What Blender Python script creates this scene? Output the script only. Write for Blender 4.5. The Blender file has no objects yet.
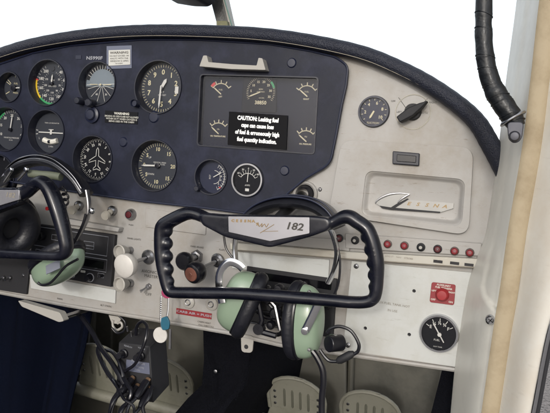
import bpy, bmesh, math, random
from mathutils import Vector as V, Matrix, noise
random.seed(7)
C = bpy.context.scene.collection
PI = math.pi; SKYW = 7.2
rad_ = math.radians
# ------------------------------------------------------------------ camera frame
PSI, TH, RO, FPX, DIST, ZC = rad_(19.9), rad_(3.38), rad_(4.11), 615.8, 0.9, 1.5
FW = V((-math.sin(PSI)*math.cos(TH), math.cos(PSI)*math.cos(TH), -math.sin(TH)))
_r = V((math.cos(PSI), math.sin(PSI), 0)); _u = _r.cross(FW)
RT = _r*math.cos(RO)+_u*math.sin(RO); UP = -_r*math.sin(RO)+_u*math.cos(RO)
CAM = V((0, 0, ZC))-FW*DIST
def at(px, py, y=0.0):
    """measured picture point -> real point on the vertical plane at depth y"""
    d = FW+RT*((px-275)/FPX)-UP*((py-206.5)/FPX)
    return CAM+d*((y-CAM.y)/d.y)
def rz(px, py, h, y=0.0):
    return (at(px, py-h/2, y)-at(px, py+h/2, y)).length/2
def rx(px, py, w, y=0.0):
    return (at(px-w/2, py, y)-at(px+w/2, py, y)).length/2
# ------------------------------------------------------------------ materials
def hexc(h):
    h = h.lstrip('#'); o = []
    for i in (0, 2, 4):
        c = int(h[i:i+2], 16)/255
        o.append(c/12.92 if c <= .04045 else ((c+.055)/1.055)**2.4)
    return (*o, 1)
MATS = {}
def mat(name, hx, rough=.5, metal=0, bump=0, bscale=200, var=.12, vscale=14, coat=0, grime=None, gamt=.5, gscale=6, rvar=.12, emit=0, dist=.001, spec=.5, scuff=0, scol='#6b5f50'):
    m = bpy.data.materials.new(name); m.use_nodes = True; n = m.node_tree.nodes; l = m.node_tree.links
    b = n['Principled BSDF']; tc = n.new('ShaderNodeTexCoord')
    c = hexc(hx)
    b.inputs['Metallic'].default_value = metal; b.inputs['Coat Weight'].default_value = coat
    b.inputs['Specular IOR Level'].default_value = spec
    b.inputs['Coat Roughness'].default_value = .08
    no = n.new('ShaderNodeTexNoise'); no.inputs['Scale'].default_value = vscale; no.inputs['Detail'].default_value = 6; no.inputs['Roughness'].default_value = .65
    l.new(tc.outputs['Object'], no.inputs['Vector'])
    mx = n.new('ShaderNodeMix'); mx.data_type = 'RGBA'
    mx.inputs['A'].default_value = tuple(x*(1-var) for x in c[:3])+(1,)
    mx.inputs['B'].default_value = tuple(min(1, x*(1+var)) for x in c[:3])+(1,)
    l.new(no.outputs['Fac'], mx.inputs['Factor']); out = mx.outputs['Result']
    if grime:
        n2 = n.new('ShaderNodeTexNoise'); n2.inputs['Scale'].default_value = gscale; n2.inputs['Detail'].default_value = 9; n2.inputs['Roughness'].default_value = .7
        l.new(tc.outputs['Object'], n2.inputs['Vector'])
        cr = n.new('ShaderNodeValToRGB'); cr.color_ramp.elements[0].position = .46; cr.color_ramp.elements[1].position = .66
        cr.color_ramp.elements[1].color = (gamt, gamt, gamt, 1)
        l.new(n2.outputs['Fac'], cr.inputs['Fac'])
        m2 = n.new('ShaderNodeMix'); m2.data_type = 'RGBA'; l.new(cr.outputs['Color'], m2.inputs['Factor'])
        l.new(out, m2.inputs['A']); m2.inputs['B'].default_value = hexc(grime); out = m2.outputs['Result']
    if scuff:
        mp = n.new('ShaderNodeMapping'); mp.inputs['Scale'].default_value = (1, 1, 7); mp.inputs['Rotation'].default_value = (0, .5, 0)
        n4 = n.new('ShaderNodeTexNoise'); n4.inputs['Scale'].default_value = 28; n4.inputs['Detail'].default_value = 10; n4.inputs['Roughness'].default_value = .8
        l.new(tc.outputs['Object'], mp.inputs['Vector']); l.new(mp.outputs[0], n4.inputs['Vector'])
        c4 = n.new('ShaderNodeValToRGB'); c4.color_ramp.elements[0].position = .59; c4.color_ramp.elements[1].position = .63; c4.color_ramp.elements[1].color = (scuff, scuff, scuff, 1)
        l.new(n4.outputs['Fac'], c4.inputs['Fac'])
        m4 = n.new('ShaderNodeMix'); m4.data_type = 'RGBA'; l.new(c4.outputs['Color'], m4.inputs['Factor']); l.new(out, m4.inputs['A']); m4.inputs['B'].default_value = hexc(scol); out = m4.outputs['Result']
    l.new(out, b.inputs['Base Color'])
    mr = n.new('ShaderNodeMapRange'); mr.inputs['To Min'].default_value = max(.02, rough-rvar); mr.inputs['To Max'].default_value = min(1, rough+rvar)
    l.new(no.outputs['Fac'], mr.inputs['Value']); l.new(mr.outputs['Result'], b.inputs['Roughness'])
    if bump:
        n3 = n.new('ShaderNodeTexNoise'); n3.inputs['Scale'].default_value = bscale; n3.inputs['Detail'].default_value = 3
        l.new(tc.outputs['Object'], n3.inputs['Vector'])
        bp = n.new('ShaderNodeBump'); bp.inputs['Strength'].default_value = bump; bp.inputs['Distance'].default_value = dist
        l.new(n3.outputs['Fac'], bp.inputs['Height']); l.new(bp.outputs['Normal'], b.inputs['Normal'])
    MATS[name] = m
    return m
def glassmat(name, tint=(1, 1, 1, 1), refl=.06):
    m = bpy.data.materials.new(name); m.use_nodes = True; n = m.node_tree.nodes; l = m.node_tree.links
    n.remove(n['Principled BSDF']); o = n['Material Output']
    t = n.new('ShaderNodeBsdfTransparent'); t.inputs['Color'].default_value = tint
    g = n.new('ShaderNodeBsdfGlossy'); g.inputs['Roughness'].default_value = .06
    lw = n.new('ShaderNodeLayerWeight'); lw.inputs['Blend'].default_value = .25
    mr = n.new('ShaderNodeMapRange'); mr.inputs['To Min'].default_value = refl; mr.inputs['To Max'].default_value = .28
    no = n.new('ShaderNodeTexNoise'); no.inputs['Scale'].default_value = 30
    l.new(no.outputs['Fac'], g.inputs['Roughness']) if False else None
    mx = n.new('ShaderNodeMixShader'); l.new(lw.outputs['Fresnel'], mr.inputs['Value']); l.new(mr.outputs['Result'], mx.inputs['Fac'])
    l.new(t.outputs[0], mx.inputs[1]); l.new(g.outputs[0], mx.inputs[2]); l.new(mx.outputs[0], o.inputs['Surface'])
    return m
beige = mat('beige_paint', '#959390', .45, bump=.25, bscale=900, var=.07, vscale=9, grime='#7d7466', gamt=.6, gscale=9, dist=.0004, scuff=.6)
beigelt = mat('beige_light', '#aba89f', .45, bump=.2, bscale=700, var=.04, grime='#938672', gamt=.4, gscale=12, dist=.0004, scuff=.5)
wpaint = mat('white_paint', '#b2b4b2', .35, bump=.12, bscale=500, var=.03, grime='#9b988e', gamt=.45, gscale=14, dist=.0004, scuff=.2)
navy = mat('navy_plastic', '#0c1122', .5, bump=.35, bscale=1400, var=.14, vscale=25, grime='#2a2e44', gamt=.5, gscale=18, dist=.0004, spec=.28)
navyrim = mat('navy_plastic_edge', '#151a2e', .4, var=.15)
leather = mat('navy_leather', '#0e1426', .5, bump=1, bscale=700, var=.35, vscale=120, dist=.0016, spec=.6)
dialm = mat('dial_black', '#121317', .6, var=.1, spec=.15)
dialb = mat('dial_slate', '#262a3a', .55, var=.1, spec=.2)
dialg = mat('dial_grey', '#303338', .6, var=.1, spec=.2)
bezelm = mat('bezel_black', '#191b26', .38, var=.2, bump=.2, bscale=900, dist=.0004)
blackp = mat('black_plastic', '#121218', .3, var=.2, vscale=40)
blackmt = mat('black_matte', '#17171b', .65, bump=.3, bscale=700, var=.2, dist=.0006)
yokem = mat('yoke_black_enamel', '#090b16', .3, bump=.3, bscale=55, var=.3, vscale=35, coat=.12, rvar=.2, dist=.0008, spec=.42, grime='#23232a', gamt=.5, gscale=25, scuff=.35, scol='#4a4a50')
chrome = mat('chrome', '#c8c9cc', .14, 1, var=.08, rvar=.08)
steel = mat('brushed_steel', '#9a9a9c', .32, 1, var=.15, vscale=60)
silver = mat('silver_plate', '#a3a2a6', .35, .7, var=.06, bump=.1, bscale=300, dist=.0004)
paint = mat('white_marking', '#bcbbb2', .6, var=.03)
cream = mat('cream_marking', '#bdb591', .6, var=.03)
dimmark = mat('dim_marking', '#8d8f96', .6, var=.05)
darkink = mat('dark_ink', '#3a3733', .7, var=.05)
fadeink = mat('faded_ink', '#7d776c', .7, var=.05)
goldm = mat('gold_ink', '#8a7450', .5, .2)
green = mat('seafoam_plastic', '#7f917d', .32, coat=.35, var=.05, vscale=20, bump=.05, bscale=80, rvar=.1, grime='#77907d', gamt=.3, dist=.0005)
earpad = mat('black_vinyl', '#15161d', .45, bump=.5, bscale=120, var=.25, dist=.002)
whitek = mat('white_knob', '#bdbab5', .4, bump=.25, bscale=300, var=.05, grime='#9d968b', gamt=.3, gscale=40, dist=.0006)
greyk = mat('grey_knob', '#98958f', .45, var=.06)
brown = mat('brown_cap', '#7a4f42', .5, var=.15, vscale=80)
redp = mat('red_plastic', '#a01f24', .35, var=.15, vscale=60, coat=.2)
reddim = mat('breaker_red', '#751821', .3, var=.1, coat=.3)
collar_m = mat('breaker_collar', '#4a3c38', .45)
redd = mat('dark_red', '#4a141a', .35, var=.15)
redlab = mat('red_label', '#7c1d24', .45, var=.08)
yellowm = mat('yellow_paint', '#c9a91e', .5); greenm = mat('green_paint', '#2f8a52', .5); redm = mat('red_paint', '#b8302a', .5)
tanm = mat('tan_seal', '#988b73', .75, bump=.3, bscale=300, var=.08, vscale=30, grime='#75664e', gamt=.5, gscale=30, dist=.0008)
pillar = mat('pillar_cream', '#e6e3d8', .38, bump=.1, bscale=150, var=.03, grime='#968e80', gamt=.25, gscale=9, dist=.0006)
doorm = mat('door_cream', '#cfccc3', .42, bump=.1, bscale=150, var=.04, grime='#b09878', gamt=.3, gscale=6, dist=.0006, scuff=.1)
olive = mat('olive_zinc', '#504e46', .6, bump=.3, bscale=60, var=.2, vscale=9, grime='#262622', gamt=.7, dist=.002)
pedalm = mat('pedal_paint', '#6d6c62', .5, var=.1, grime='#5b5b4e', gamt=.6, gscale=22, bump=.2, bscale=200, dist=.0006, scuff=.8, scol='#34332c')
carpet = mat('navy_carpet', '#0b0c12', .95, bump=1, bscale=500, var=.4, vscale=60, dist=.004, spec=.1)
cloth = mat('navy_cloth', '#040816', .9, bump=.5, bscale=600, var=.3, vscale=12, dist=.002, spec=.08)
tape = mat('black_tape', '#0f1216', .42, bump=.8, bscale=60, var=.4, vscale=50, coat=.05, dist=.003, spec=.35)
rust = mat('rust', '#6a4530', .8, var=.3, vscale=90)
teal = mat('teal_plastic', '#1c5468', .45); pink = mat('pink_plastic', '#8a1f4d', .5)
paper = mat('paper', '#b9b9b4', .7, var=.06)
tapeclear = mat('yellowed_tape', '#5a5f70', .25, var=.1)
gravel = mat('gravel', '#8a8480', .95, bump=1, bscale=50, var=.75, vscale=55, dist=.05, grime='#2e2a26', gamt=1, gscale=38)
asphalt_far = None
glass = glassmat('instrument_glass', (.95, .95, .98, 1), .012)
wglass = glassmat('windshield_glass', (.97, 1, .99, 1), .03)
# ------------------------------------------------------------------ mesh builder
class MB:
    def __init__(s): s.bm = bmesh.new()
    def _add(s, vs, fs):
        b = [s.bm.verts.new(v) for v in vs]
        for f in fs:
            try: s.bm.faces.new([b[i] for i in f])
            except ValueError: pass
        return s
    def box(s, c, size, M=None):
        c = V(c); vs = []
        for x in (-.5, .5):
            for y in (-.5, .5):
                for z in (-.5, .5):
                    v = V((x*size[0], y*size[1], z*size[2]))
                    if M: v = M @ v
                    vs.append(c+v)
        return s._add(vs, [(0, 1, 3, 2), (4, 6, 7, 5), (0, 4, 5, 1), (2, 3, 7, 6), (0, 2, 6, 4), (1, 5, 7, 3)])
    def prism(s, pts, y0, y1):
        """pts: list of (x,z) or Vectors; extruded between depths y0 (front) and y1"""
        p = [(q[0], q[-1]) for q in pts]; n = len(p)
        vs = [V((x, y0, z)) for x, z in p]+[V((x, y1, z)) for x, z in p]
        return s._add(vs, [tuple(range(n)), tuple(range(2*n-1, n-1, -1))]+[(i, (i+1) % n, n+(i+1) % n, n+i) for i in range(n)])
    def lathe(s, prof, n=40, c=(0, 0, 0), M=None, closed=False):
        """prof: (r, y) pairs, round the y axis"""
        c = V(c); rings = []; vs = []; fs = []
        for r, y in prof:
            if r < 1e-6:
                rings.append([len(vs)]); vs.append(V((0, y, 0)))
            else:
                k = len(vs); rings.append(list(range(k, k+n)))
                vs += [V((r*math.sin(2*PI*i/n), y, r*math.cos(2*PI*i/n))) for i in range(n)]
        pr = list(zip(rings, rings[1:]))
        if closed: pr.append((rings[-1], rings[0]))
        for a, b in pr:
            for i in range(n):
                j = (i+1) % n
                if len(a) == 1 and len(b) == 1: continue
                if len(a) == 1: fs.append((a[0], b[i], b[j]))
                elif len(b) == 1: fs.append((a[i], a[j], b[0]))
                else: fs.append((a[i], a[j], b[j], b[i]))
        vs = [c+((M @ v) if M else v) for v in vs]
        return s._add(vs, fs)
    def disc(s, r, y, c=(0, 0, 0), n=40): return s.lathe([(0, y), (r, y)], n, c)
    def tube(s, pts, r, n=12, closed=False, flat=None, caps=True, up=None):
        """swept tube; r number/list; flat: (a,b) section scale"""
        pts = [V(p) for p in pts]; N = len(pts); R_ = r if isinstance(r, (list, tuple)) else [r]*N
        fa, fb = flat or (1, 1); vs = []; fs = []; pn = None
        for i, p in enumerate(pts):
            a = pts[i-1] if (i or closed) else p; b = pts[(i+1) % N] if (i < N-1 or closed) else p
            t = (b-a).normalized()
            if pn is None:
                u = V(up) if up else (V((0, 1, 0)) if abs(t.y) < .9 else V((0, 0, 1)))
                pn = (u-t*u.dot(t)).normalized()
            else:
                q = V(up) if up else pn
                pn = (q-t*q.dot(t)).normalized()
            bn = t.cross(pn)
            for k in range(n):
                w = 2*PI*k/n
                vs.append(p+pn*(math.cos(w)*R_[i]*fa)+bn*(math.sin(w)*R_[i]*fb))
        for i in range(N if closed else N-1):
            j = (i+1) % N
            for k in range(n):
                m = (k+1) % n; fs.append((i*n+k, i*n+m, j*n+m, j*n+k))
        if caps and not closed: fs += [tuple(range(n-1, -1, -1)), tuple(range((N-1)*n, N*n))]
        return s._add(vs, fs)
    def cyl(s, a, b, r0, r1=None, n=24): return s.tube([a, b], [r0, r1 if r1 is not None else r0], n)
    def dome(s, c, L, W, N, a, b, t, n=32, m=10, e=.75):
        """flattened dome: long axis L (a), width axis W (b), bulge N (t)"""
        c = V(c); vs = []; fs = []
        for j in range(m):
            ph = PI/2*j/m; f = math.cos(ph)**e; g = math.sin(ph)**(.8 if j else 1)
            for i in range(n):
                w = 2*PI*i/n; vs.append(c+L*(a*f*math.cos(w))+W*(b*f*math.sin(w))+N*(t*g))
        vs.append(c+N*t)
        for j in range(m-1):
            for i in range(n): k = (i+1) % n; fs.append((j*n+i, j*n+k, (j+1)*n+k, (j+1)*n+i))
        fs += [((m-1)*n+i, (m-1)*n+(i+1) % n, m*n) for i in range(n)]
        fs.append(tuple(range(n-1, -1, -1)))
        return s._add(vs, fs)
    def text(s, t, cap, x=0, z=0, y=0, ax='CENTER', rot=0, basis=None, sp=1.0, shear=0, xs=1.0, bold=0):
        cu = bpy.data.curves.new('t', 'FONT'); cu.body = t; cu.size = cap/.70; cu.align_x = ax; cu.align_y = 'CENTER'
        cu.space_character = sp; cu.shear = shear; cu.resolution_u = 2; cu.offset = bold
        ob = bpy.data.objects.new('t', cu); C.objects.link(ob)
        bpy.context.view_layer.update()
        me = ob.evaluated_get(bpy.context.evaluated_depsgraph_get()).to_mesh()
        cr, sr = math.cos(rot), math.sin(rot)
        vs = []
        for v in me.vertices:
            a, b = v.co.x*xs, v.co.y
            a, b = a*cr-b*sr, a*sr+b*cr
            vs.append((basis[0]+basis[1]*(x+a)+basis[2]*(z+b)) if basis else V((x+a, y, z+b)))
        s._add(vs, [tuple(p.vertices) for p in me.polygons])
        bpy.data.objects.remove(ob); bpy.data.curves.remove(cu)
        return s
    def ticks(s, r0, r1, a0, a1, n, w, y, c=(0, 0)):
        for i in range(n):
            a = rad_(a0+(a1-a0)*i/max(1, n-1)); d = V((math.sin(a), 0, math.cos(a))); q = V((d.z, 0, -d.x))*(w/2); o = V((c[0], y, c[1]))
            s._add([o+d*r0-q, o+d*r0+q, o+d*r1+q, o+d*r1-q], [(0, 1, 2, 3)])
        return s
    def arc(s, r0, r1, a0, a1, y, c=(0, 0), n=24):
        vs = []
        for i in range(n+1):
            a = rad_(a0+(a1-a0)*i/n)
            for r in (r0, r1): vs.append(V((c[0]+r*math.sin(a), y, c[1]+r*math.cos(a))))
        return s._add(vs, [(2*i, 2*i+1, 2*i+3, 2*i+2) for i in range(n)])
    def nums(s, L, r, a0, a1, cap, y, c=(0, 0), turn=False):
        for i, t in enumerate(L):
            a = rad_(a0+(a1-a0)*i/max(1, len(L)-1))
            s.text(t, cap, c[0]+r*math.sin(a), c[1]+r*math.cos(a), y, rot=-a if turn else 0, bold=cap*.03)
        return s
    def flat(s, pts, y): return s._add([V((p[0], y, p[-1])) for p in pts], [tuple(range(len(pts)))])
    def needle(s, a, L, tail, w, y, c=(0, 0), tip=.3):
        a = rad_(a); d = V((math.sin(a), 0, math.cos(a))); q = V((d.z, 0, -d.x)); o = V((c[0], y, c[1]))
        for yy in (0,):
            s._add([o-d*tail-q*w*.5, o-d*tail+q*w*.5, o+d*L*.75+q*w*.6, o+d*L, o+d*L*.75-q*w*.6], [(0, 1, 2, 3, 4)])
        return s
    def build(s, name, m, parent=None, origin=None, bevel=0, sharp=35, seg=2, sub=0):
        me = bpy.data.meshes.new(name)
        bmesh.ops.recalc_face_normals(s.bm, faces=s.bm.faces)
        if origin is not None: bmesh.ops.translate(s.bm, verts=s.bm.verts, vec=-V(origin))
        s.bm.to_mesh(me); s.bm.free()
        me.polygons.foreach_set('use_smooth', [True]*len(me.polygons))
        me.set_sharp_from_angle(angle=rad_(sharp))
        me.materials.append(m)
        o = bpy.data.objects.new(name, me); C.objects.link(o)
        if parent: o.parent = parent
        if origin is not None and not parent: o.location = origin
        if bevel:
            b = o.modifiers.new('bevel', 'BEVEL'); b.width = bevel; b.segments = seg; b.limit_method = 'ANGLE'; b.angle_limit = rad_(40); b.harden_normals = False
        if sub:
            b = o.modifiers.new('sub', 'SUBSURF'); b.levels = sub; b.render_levels = sub
        return o
def tag(o, label, cat, group=None, kind=None):
    if label: o['label'] = label
    if cat: o['category'] = cat
    if group: o['group'] = group
    if kind: o['kind'] = kind
    return o
def thing(name, loc, label, cat, group=None):
    o = bpy.data.objects.new(name, None); C.objects.link(o); o.location = loc; o.empty_display_size = .02
    return tag(o, label, cat, group)
def struct(o, label=None):
    o['kind'] = 'structure'
    if label: o['label'] = label
    return o
def dup(root, loc, label):
    r = root.copy(); C.objects.link(r); r.location = loc; r['label'] = label
    for ch in list(root.children):
        c = ch.copy(); C.objects.link(c); c.parent = r
        for g in list(ch.children):
            d = g.copy(); C.objects.link(d); d.parent = c
    return r
def spline(pts, k=8, closed=False):
    pts = [V(p) for p in pts]; out = []; N = len(pts)
    for i in range(N if closed else N-1):
        if closed: p0, p1, p2, p3 = pts[i-1], pts[i], pts[(i+1) % N], pts[(i+2) % N]
        else: p0, p1, p2, p3 = pts[max(i-1, 0)], pts[i], pts[i+1], pts[min(i+2, N-1)]
        for j in range(k):
            t = j/k; t2 = t*t; t3 = t2*t
            out.append(.5*((2*p1)+(p2-p0)*t+(2*p0-5*p1+4*p2-p3)*t2+(3*p1-p0-3*p2+p3)*t3))
    if not closed: out.append(pts[-1])
    return out
def rpoly(pts, r, n=5):
    """round the corners of an (x,z) polygon"""
    out = []; N = len(pts); P = [V((p[0], p[-1])) for p in pts]
    for i in range(N):
        a, b, c = P[i-1], P[i], P[(i+1) % N]
        rr = r[i] if isinstance(r, (list, tuple)) else r
        if rr <= 0: out.append(b); continue
        d1 = (a-b); d2 = (c-b); q = min(rr, d1.length*.49, d2.length*.49)
        s0 = b+d1.normalized()*q; s1 = b+d2.normalized()*q
        for j in range(n+1):
            t = j/n; out.append(s0*(1-t)**2+b*2*t*(1-t)+s1*t*t)
    return out
def pxpoly(L, y=0): return [at(a, b, y) for a, b in L]
def plate(name, m, outer, holes, y0, y1, parent=None, bevel=0):
    """sheet with holes: outer [(x,z)], holes [(x,z,r)]"""
    bm = bmesh.new(); es = []
    def loop(pp):
        vs = [bm.verts.new((p[0], y0, p[-1])) for p in pp]
        for i in range(len(vs)): es.append(bm.edges.new((vs[i], vs[(i+1) % len(vs)])))
    loop(outer)
    for h in holes:
        if len(h) == 3: loop([(h[0]+h[2]*math.cos(2*PI*i/48), h[1]+h[2]*math.sin(2*PI*i/48)) for i in range(48)])
        else: loop(h)
    bmesh.ops.triangle_fill(bm, use_beauty=True, use_dissolve=False, edges=es, normal=(0, -1, 0))
    r = bmesh.ops.extrude_face_region(bm, geom=bm.faces[:])
    bmesh.ops.translate(bm, verts=[v for v in r['geom'] if isinstance(v, bmesh.types.BMVert)], vec=(0, y1-y0, 0))
    b = MB(); b.bm.free(); b.bm = bm
    return b.build(name, m, parent, sharp=30)
# ================================================================== SETTING
ground = MB().flat([(-400, -400), (400, -400), (400, 400), (-400, 400)], 0)
g = MB(); g._add([V((-300, -300, 0)), V((300, -300, 0)), V((300, 300, 0)), V((-300, 300, 0))], [(0, 1, 2, 3)])
struct(g.build('ground', gravel), 'grey gravel ground outside the open door')
# cabin shell beneath the panel
g = MB(); g.box((-.28, .62, ZC-.35), (1.2, .02, .75)); struct(g.build('firewall', olive), 'olive painted firewall behind the rudder pedals')
for k in range(9):
    pass
g = MB(); g.box((-.28, .0, ZC-.72), (1.2, 1.3, .02)); struct(g.build('cabin_floor', carpet), 'dark carpeted cabin floor')
g = MB(); g.box((-.25, -.22, ZC+.66), (1.25, .75, .03)); struct(g.build('shade_ceiling', mat('headliner', '#a9a79c', .8)), 'pale cabin headliner out of view, added to shade the panel')  # unseen ceiling, added and sized to cut sky light on the panel
g = MB(); g.box((-.86, -.45, ZC-.23), (.02, 1.4, 1.0)); struct(g.build('shade_wall', mat('side_trim', '#3a3f55', .8)), 'navy trimmed left cabin side out of view, added to darken the left')  # unseen dark wall, added so the left end gets less light
# ================================================================== INSTRUMENT PANEL
TOPPX = [(-70, 72), (-30, 63), (0, 54.5), (30, 45.5), (70, 38), (110, 33.5), (150, 31.5), (200, 32), (260, 35), (311, 42), (362, 53.5), (400, 69), (430, 85), (460, 106), (477.5, 123), (489, 142), (501, 164), (512, 186)]
toppts = spline(pxpoly(TOPPX), 5)
BOT = [(508, 377), (453, 370), (410, 364), (280, 345.5), (227, 333), (150, 319.5), (68, 306), (0, 293), (-70, 280)]
panel_outline = [(p.x, p.z) for p in toppts]+[(p.x, p.z) for p in pxpoly(BOT)]
INS = {  # hole centre px, height px
 'asi': (46.5, 82.5, 45), 'ai': (96.5, 83.5, 43), 'alt': (157.5, 87, 52), 'tc': (45.5, 132, 43.5), 'dg': (92, 159, 45.5),
 'vsi': (153.5, 165.5, 50), 'adf': (5, 129, 43), 'low': (-3, 176, 42), 'sml': (8.5, 87, 29), 'egt': (210.5, 177, 34)}
def cr(k, f=1): x, y, h = INS[k]; p = at(x, y, -.0095); return (p.x, p.z, rz(x, y, h)*f)
holes = [cr(k) for k in INS]
clq = [at(p[0], p[1], -.009) for p in ((200, 73.8), (319, 76.8), (314.7, 154.7), (196.7, 145.8))]
def inset(q, d):
    c = sum(q, V((0, 0, 0)))/len(q)
    return [V((p.x+math.copysign(d, c.x-p.x), p.y, p.z+math.copysign(d, c.z-p.z))) for p in q]
clh = [(p.x, p.y) for p in rpoly(clq, .006)]
ip = thing('instrument_panel', at(275, 330), 'beige painted metal panel with a raised navy cover over its left half', 'instrument panel')
ipl = ip.location
def loc(o, root):  # place a world-built mesh under a thing
    o.parent = root; o.matrix_parent_inverse = Matrix.Translation(-V(root.location)); return o
pan = plate('panel_sheet', beige, panel_outline, [(a, b, r+.0012) for a, b, r in holes]+[clh], 0, .035); loc(pan, ip)
COV = [(-70, 85), (-30, 72), (0, 64), (33, 53), (71, 45.5), (140, 39.5), (200, 39.5), (270, 44), (311, 51), (336, 57), (348, 66), (346, 85), (341.5, 105), (336, 135), (330, 164), (306, 178), (289, 192), (268, 214), (243, 213), (205, 208), (140, 201), (76, 192), (0, 180), (-70, 168)]
cvp = pxpoly(COV, -.0085); rr = [0]*len(COV)
for i, v in ((9, .008), (10, .008), (14, .012), (16, .006), (17, .02)): rr[i] = v
cov = rpoly(cvp, rr)
co = plate('navy_cover', navy, [(p.x, p.y) for p in cov], holes+[clh], -.008, -.0002); loc(co, ip)
rim = MB(); cc = [V((p.x, -.0085, p.y)) for p in cov]
rim.tube(cc, .0017, 8, closed=True); loc(rim.build('cover_rim', navyrim), ip)
g = MB(); g.tube([p+V((0, -.003, -.002)) for p in spline(pxpoly([(a, b+6.5) for a, b in TOPPX]), 5)], .0009, 6); loc(g.build('edge_trim', rust), ip)
# bottom flange
bl = pxpoly(BOT); g = MB()
g.tube([p+V((0, .0, .001)) for p in reversed(bl)], .0035, 8); loc(g.build('lower_flange', beige), ip)
# blank plugs on the cover
for px, py, h in ((123.4, 142, 10), (291.8, 63, 10), (284.7, 170.7, 10), (154, 117, 12)):
    p = at(px, py, -.008); r = rz(px, py, h)
    b = MB(); b.lathe([(0, -.0022), (r*.8, -.002), (r, 0), (r, .002)], 24, p); o = b.build('blank_plug', navyrim); loc(o, ip)
# blank rectangular covers / engraved outline
g = MB(); q = pxpoly([(146, 208), (207, 217), (206, 235), (146, 227)])
g.prism(rpoly(q, .002), -.0018, 0); loc(g.build('blanking_plate', beige, bevel=.0006), ip)
g = MB(); q = pxpoly([(88, 224), (123, 229), (124, 232), (60, 223)], 0)
g.prism(pxpoly([(60, 216), (124, 227.5), (123, 231.5), (60, 222)]), -.014, 0); loc(g.build('switch_ledge', beige, bevel=.001), ip)
# ledge strip across the right half
g = MB(); g.prism(pxpoly([(233, 233), (350, 239.5), (350, 251), (233, 241)]), -.004, 0)
g.prism(pxpoly([(346, 233), (482, 243), (480, 256), (346, 248)]), -.0045, 0)
loc(g.build('breaker_strip', beige, bevel=.001), ip)
g = MB(); g.prism(pxpoly([(233, 242), (350, 251), (482, 258), (480, 267), (350, 258), (233, 249)]), -.012, 0); loc(g.build('label_ledge', beigelt, bevel=.0012), ip)
g = MB(); g.tube(pxpoly([(233, 249.5), (350, 259), (480, 268)], -.0115), .0008, 6); loc(g.build('ledge_edge', MATS['faded_ink']), ip)
g = MB(); g.prism(pxpoly([(233, 251), (330, 259.5), (329, 280), (233, 268)]), -.004, 0); loc(g.build('radio_blanking_plate', wpaint, bevel=.0008), ip)
for px, py in ((438, 261.5), (454.6, 263.2), (469, 264.8)):
    p = at(px, py, -.0122); b = MB(); b.box(p, (rx(px, py, 9)*2, .001, rz(px, py, 2.8)*2)); loc(b.build('label_slot', blackp), ip)
# tiny lettering printed on the beige metal
def ink(mb, t, px, py, cappx, y=-.0006, **k):
    p = at(px, py, y); mb.text(t, rz(px, py, cappx)*2, p.x, p.z, y, **k)
for t, px, py, c in (('PANEL LIGHTS', 134, 239, 1.7), ('PUSH', 131, 225, 1.6), ('AVIONICS', 150, 272, 3.0), ('MASTER', 151, 276.5, 3.0), ('OFF', 148.5, 294.5, 2.8),
                     ('PARK BRAKE', 197, 247, 1.8), ('CABIN HEAT', 204, 322.5, 1.8), ('FULL THROTTLE', 206, 326, 1.6), ('FLAPS', 222, 250, 1.8), ('RADIO', 60, 299, 1.6), ('ALT STATIC', 106, 306, 1.8)):
    g = MB(); ink(g, t, px, py, c); loc(g.build('printed_word', darkink), ip)
g = MB()
for t, px, py, c in (('FLAP    LDG LT    NAV    STROBE', 395, 257, 1.7), ('GEN  PITOT', 300, 247.8, 1.7)): ink(g, t, px, py, c, y=-.0126)
loc(g.build('ledge_lettering', fadeink), ip)
# glove box door -------------------------------------------------------------
gb = thing('glove_box_door', at(402, 190), 'beige glove box door with chrome script emblem and black latch', 'glove box')
Q = [(343, 140), (474, 147.5), (469, 235), (330, 214)]
pocket = rpoly([V((p.x, 0, p.z)) for p in pxpoly([(366, 170.5), (465.5, 179.5), (461.5, 226.5), (361, 215.5)], -.009)], .012, 8)
loc(plate('door_panel', beige, rpoly(pxpoly(Q), .018, 8), [pocket], -.009, -.0002), gb)
dp_ = bpy.data.objects['door_panel']; bv = dp_.modifiers.new('bevel', 'BEVEL'); bv.width = .0032; bv.segments = 4; bv.limit_method = 'ANGLE'; bv.angle_limit = rad_(60)
g = MB(); cx_ = sum(p.x for p in pocket)/len(pocket); cz_ = sum(p.y for p in pocket)/len(pocket); vs = []; n = len(pocket)
for k in range(7):
    u = k/6; f = .0085*u; yy = -.0072+.0058*(.5-.5*math.cos(PI*u))-.0
    for p in pocket: d_ = V((cx_-p.x, cz_-p.y)); sx = max(0, 1-f/abs(p.x-cx_)) if abs(p.x-cx_) > f else 0; vs.append(V((cx_+(p.x-cx_)*(1-f/.078), yy, cz_+(p.y-cz_)*(1-f/.037))))
g._add(vs, [(k*n+i, k*n+(i+1) % n, (k+1)*n+(i+1) % n, (k+1)*n+i) for k in range(6) for i in range(n)]+[tuple(6*n+i for i in range(n))])
loc(g.build('recessed_pocket', beige, sharp=70), gb)
g = MB(); g.prism(rpoly(pxpoly([(393.3, 151.3), (420, 153.5), (419.4, 166), (393, 164)], -.009), .0015), -.0145, -.0088); loc(g.build('latch', bezelm, bevel=.001), gb)
g = MB(); g.prism(rpoly(pxpoly([(397, 154.3), (416.3, 156), (416, 162.8), (396.7, 161.3)], -.0145), .001), -.0158, -.0142); loc(g.build('latch_button', blackp, bevel=.0006), gb)
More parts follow.
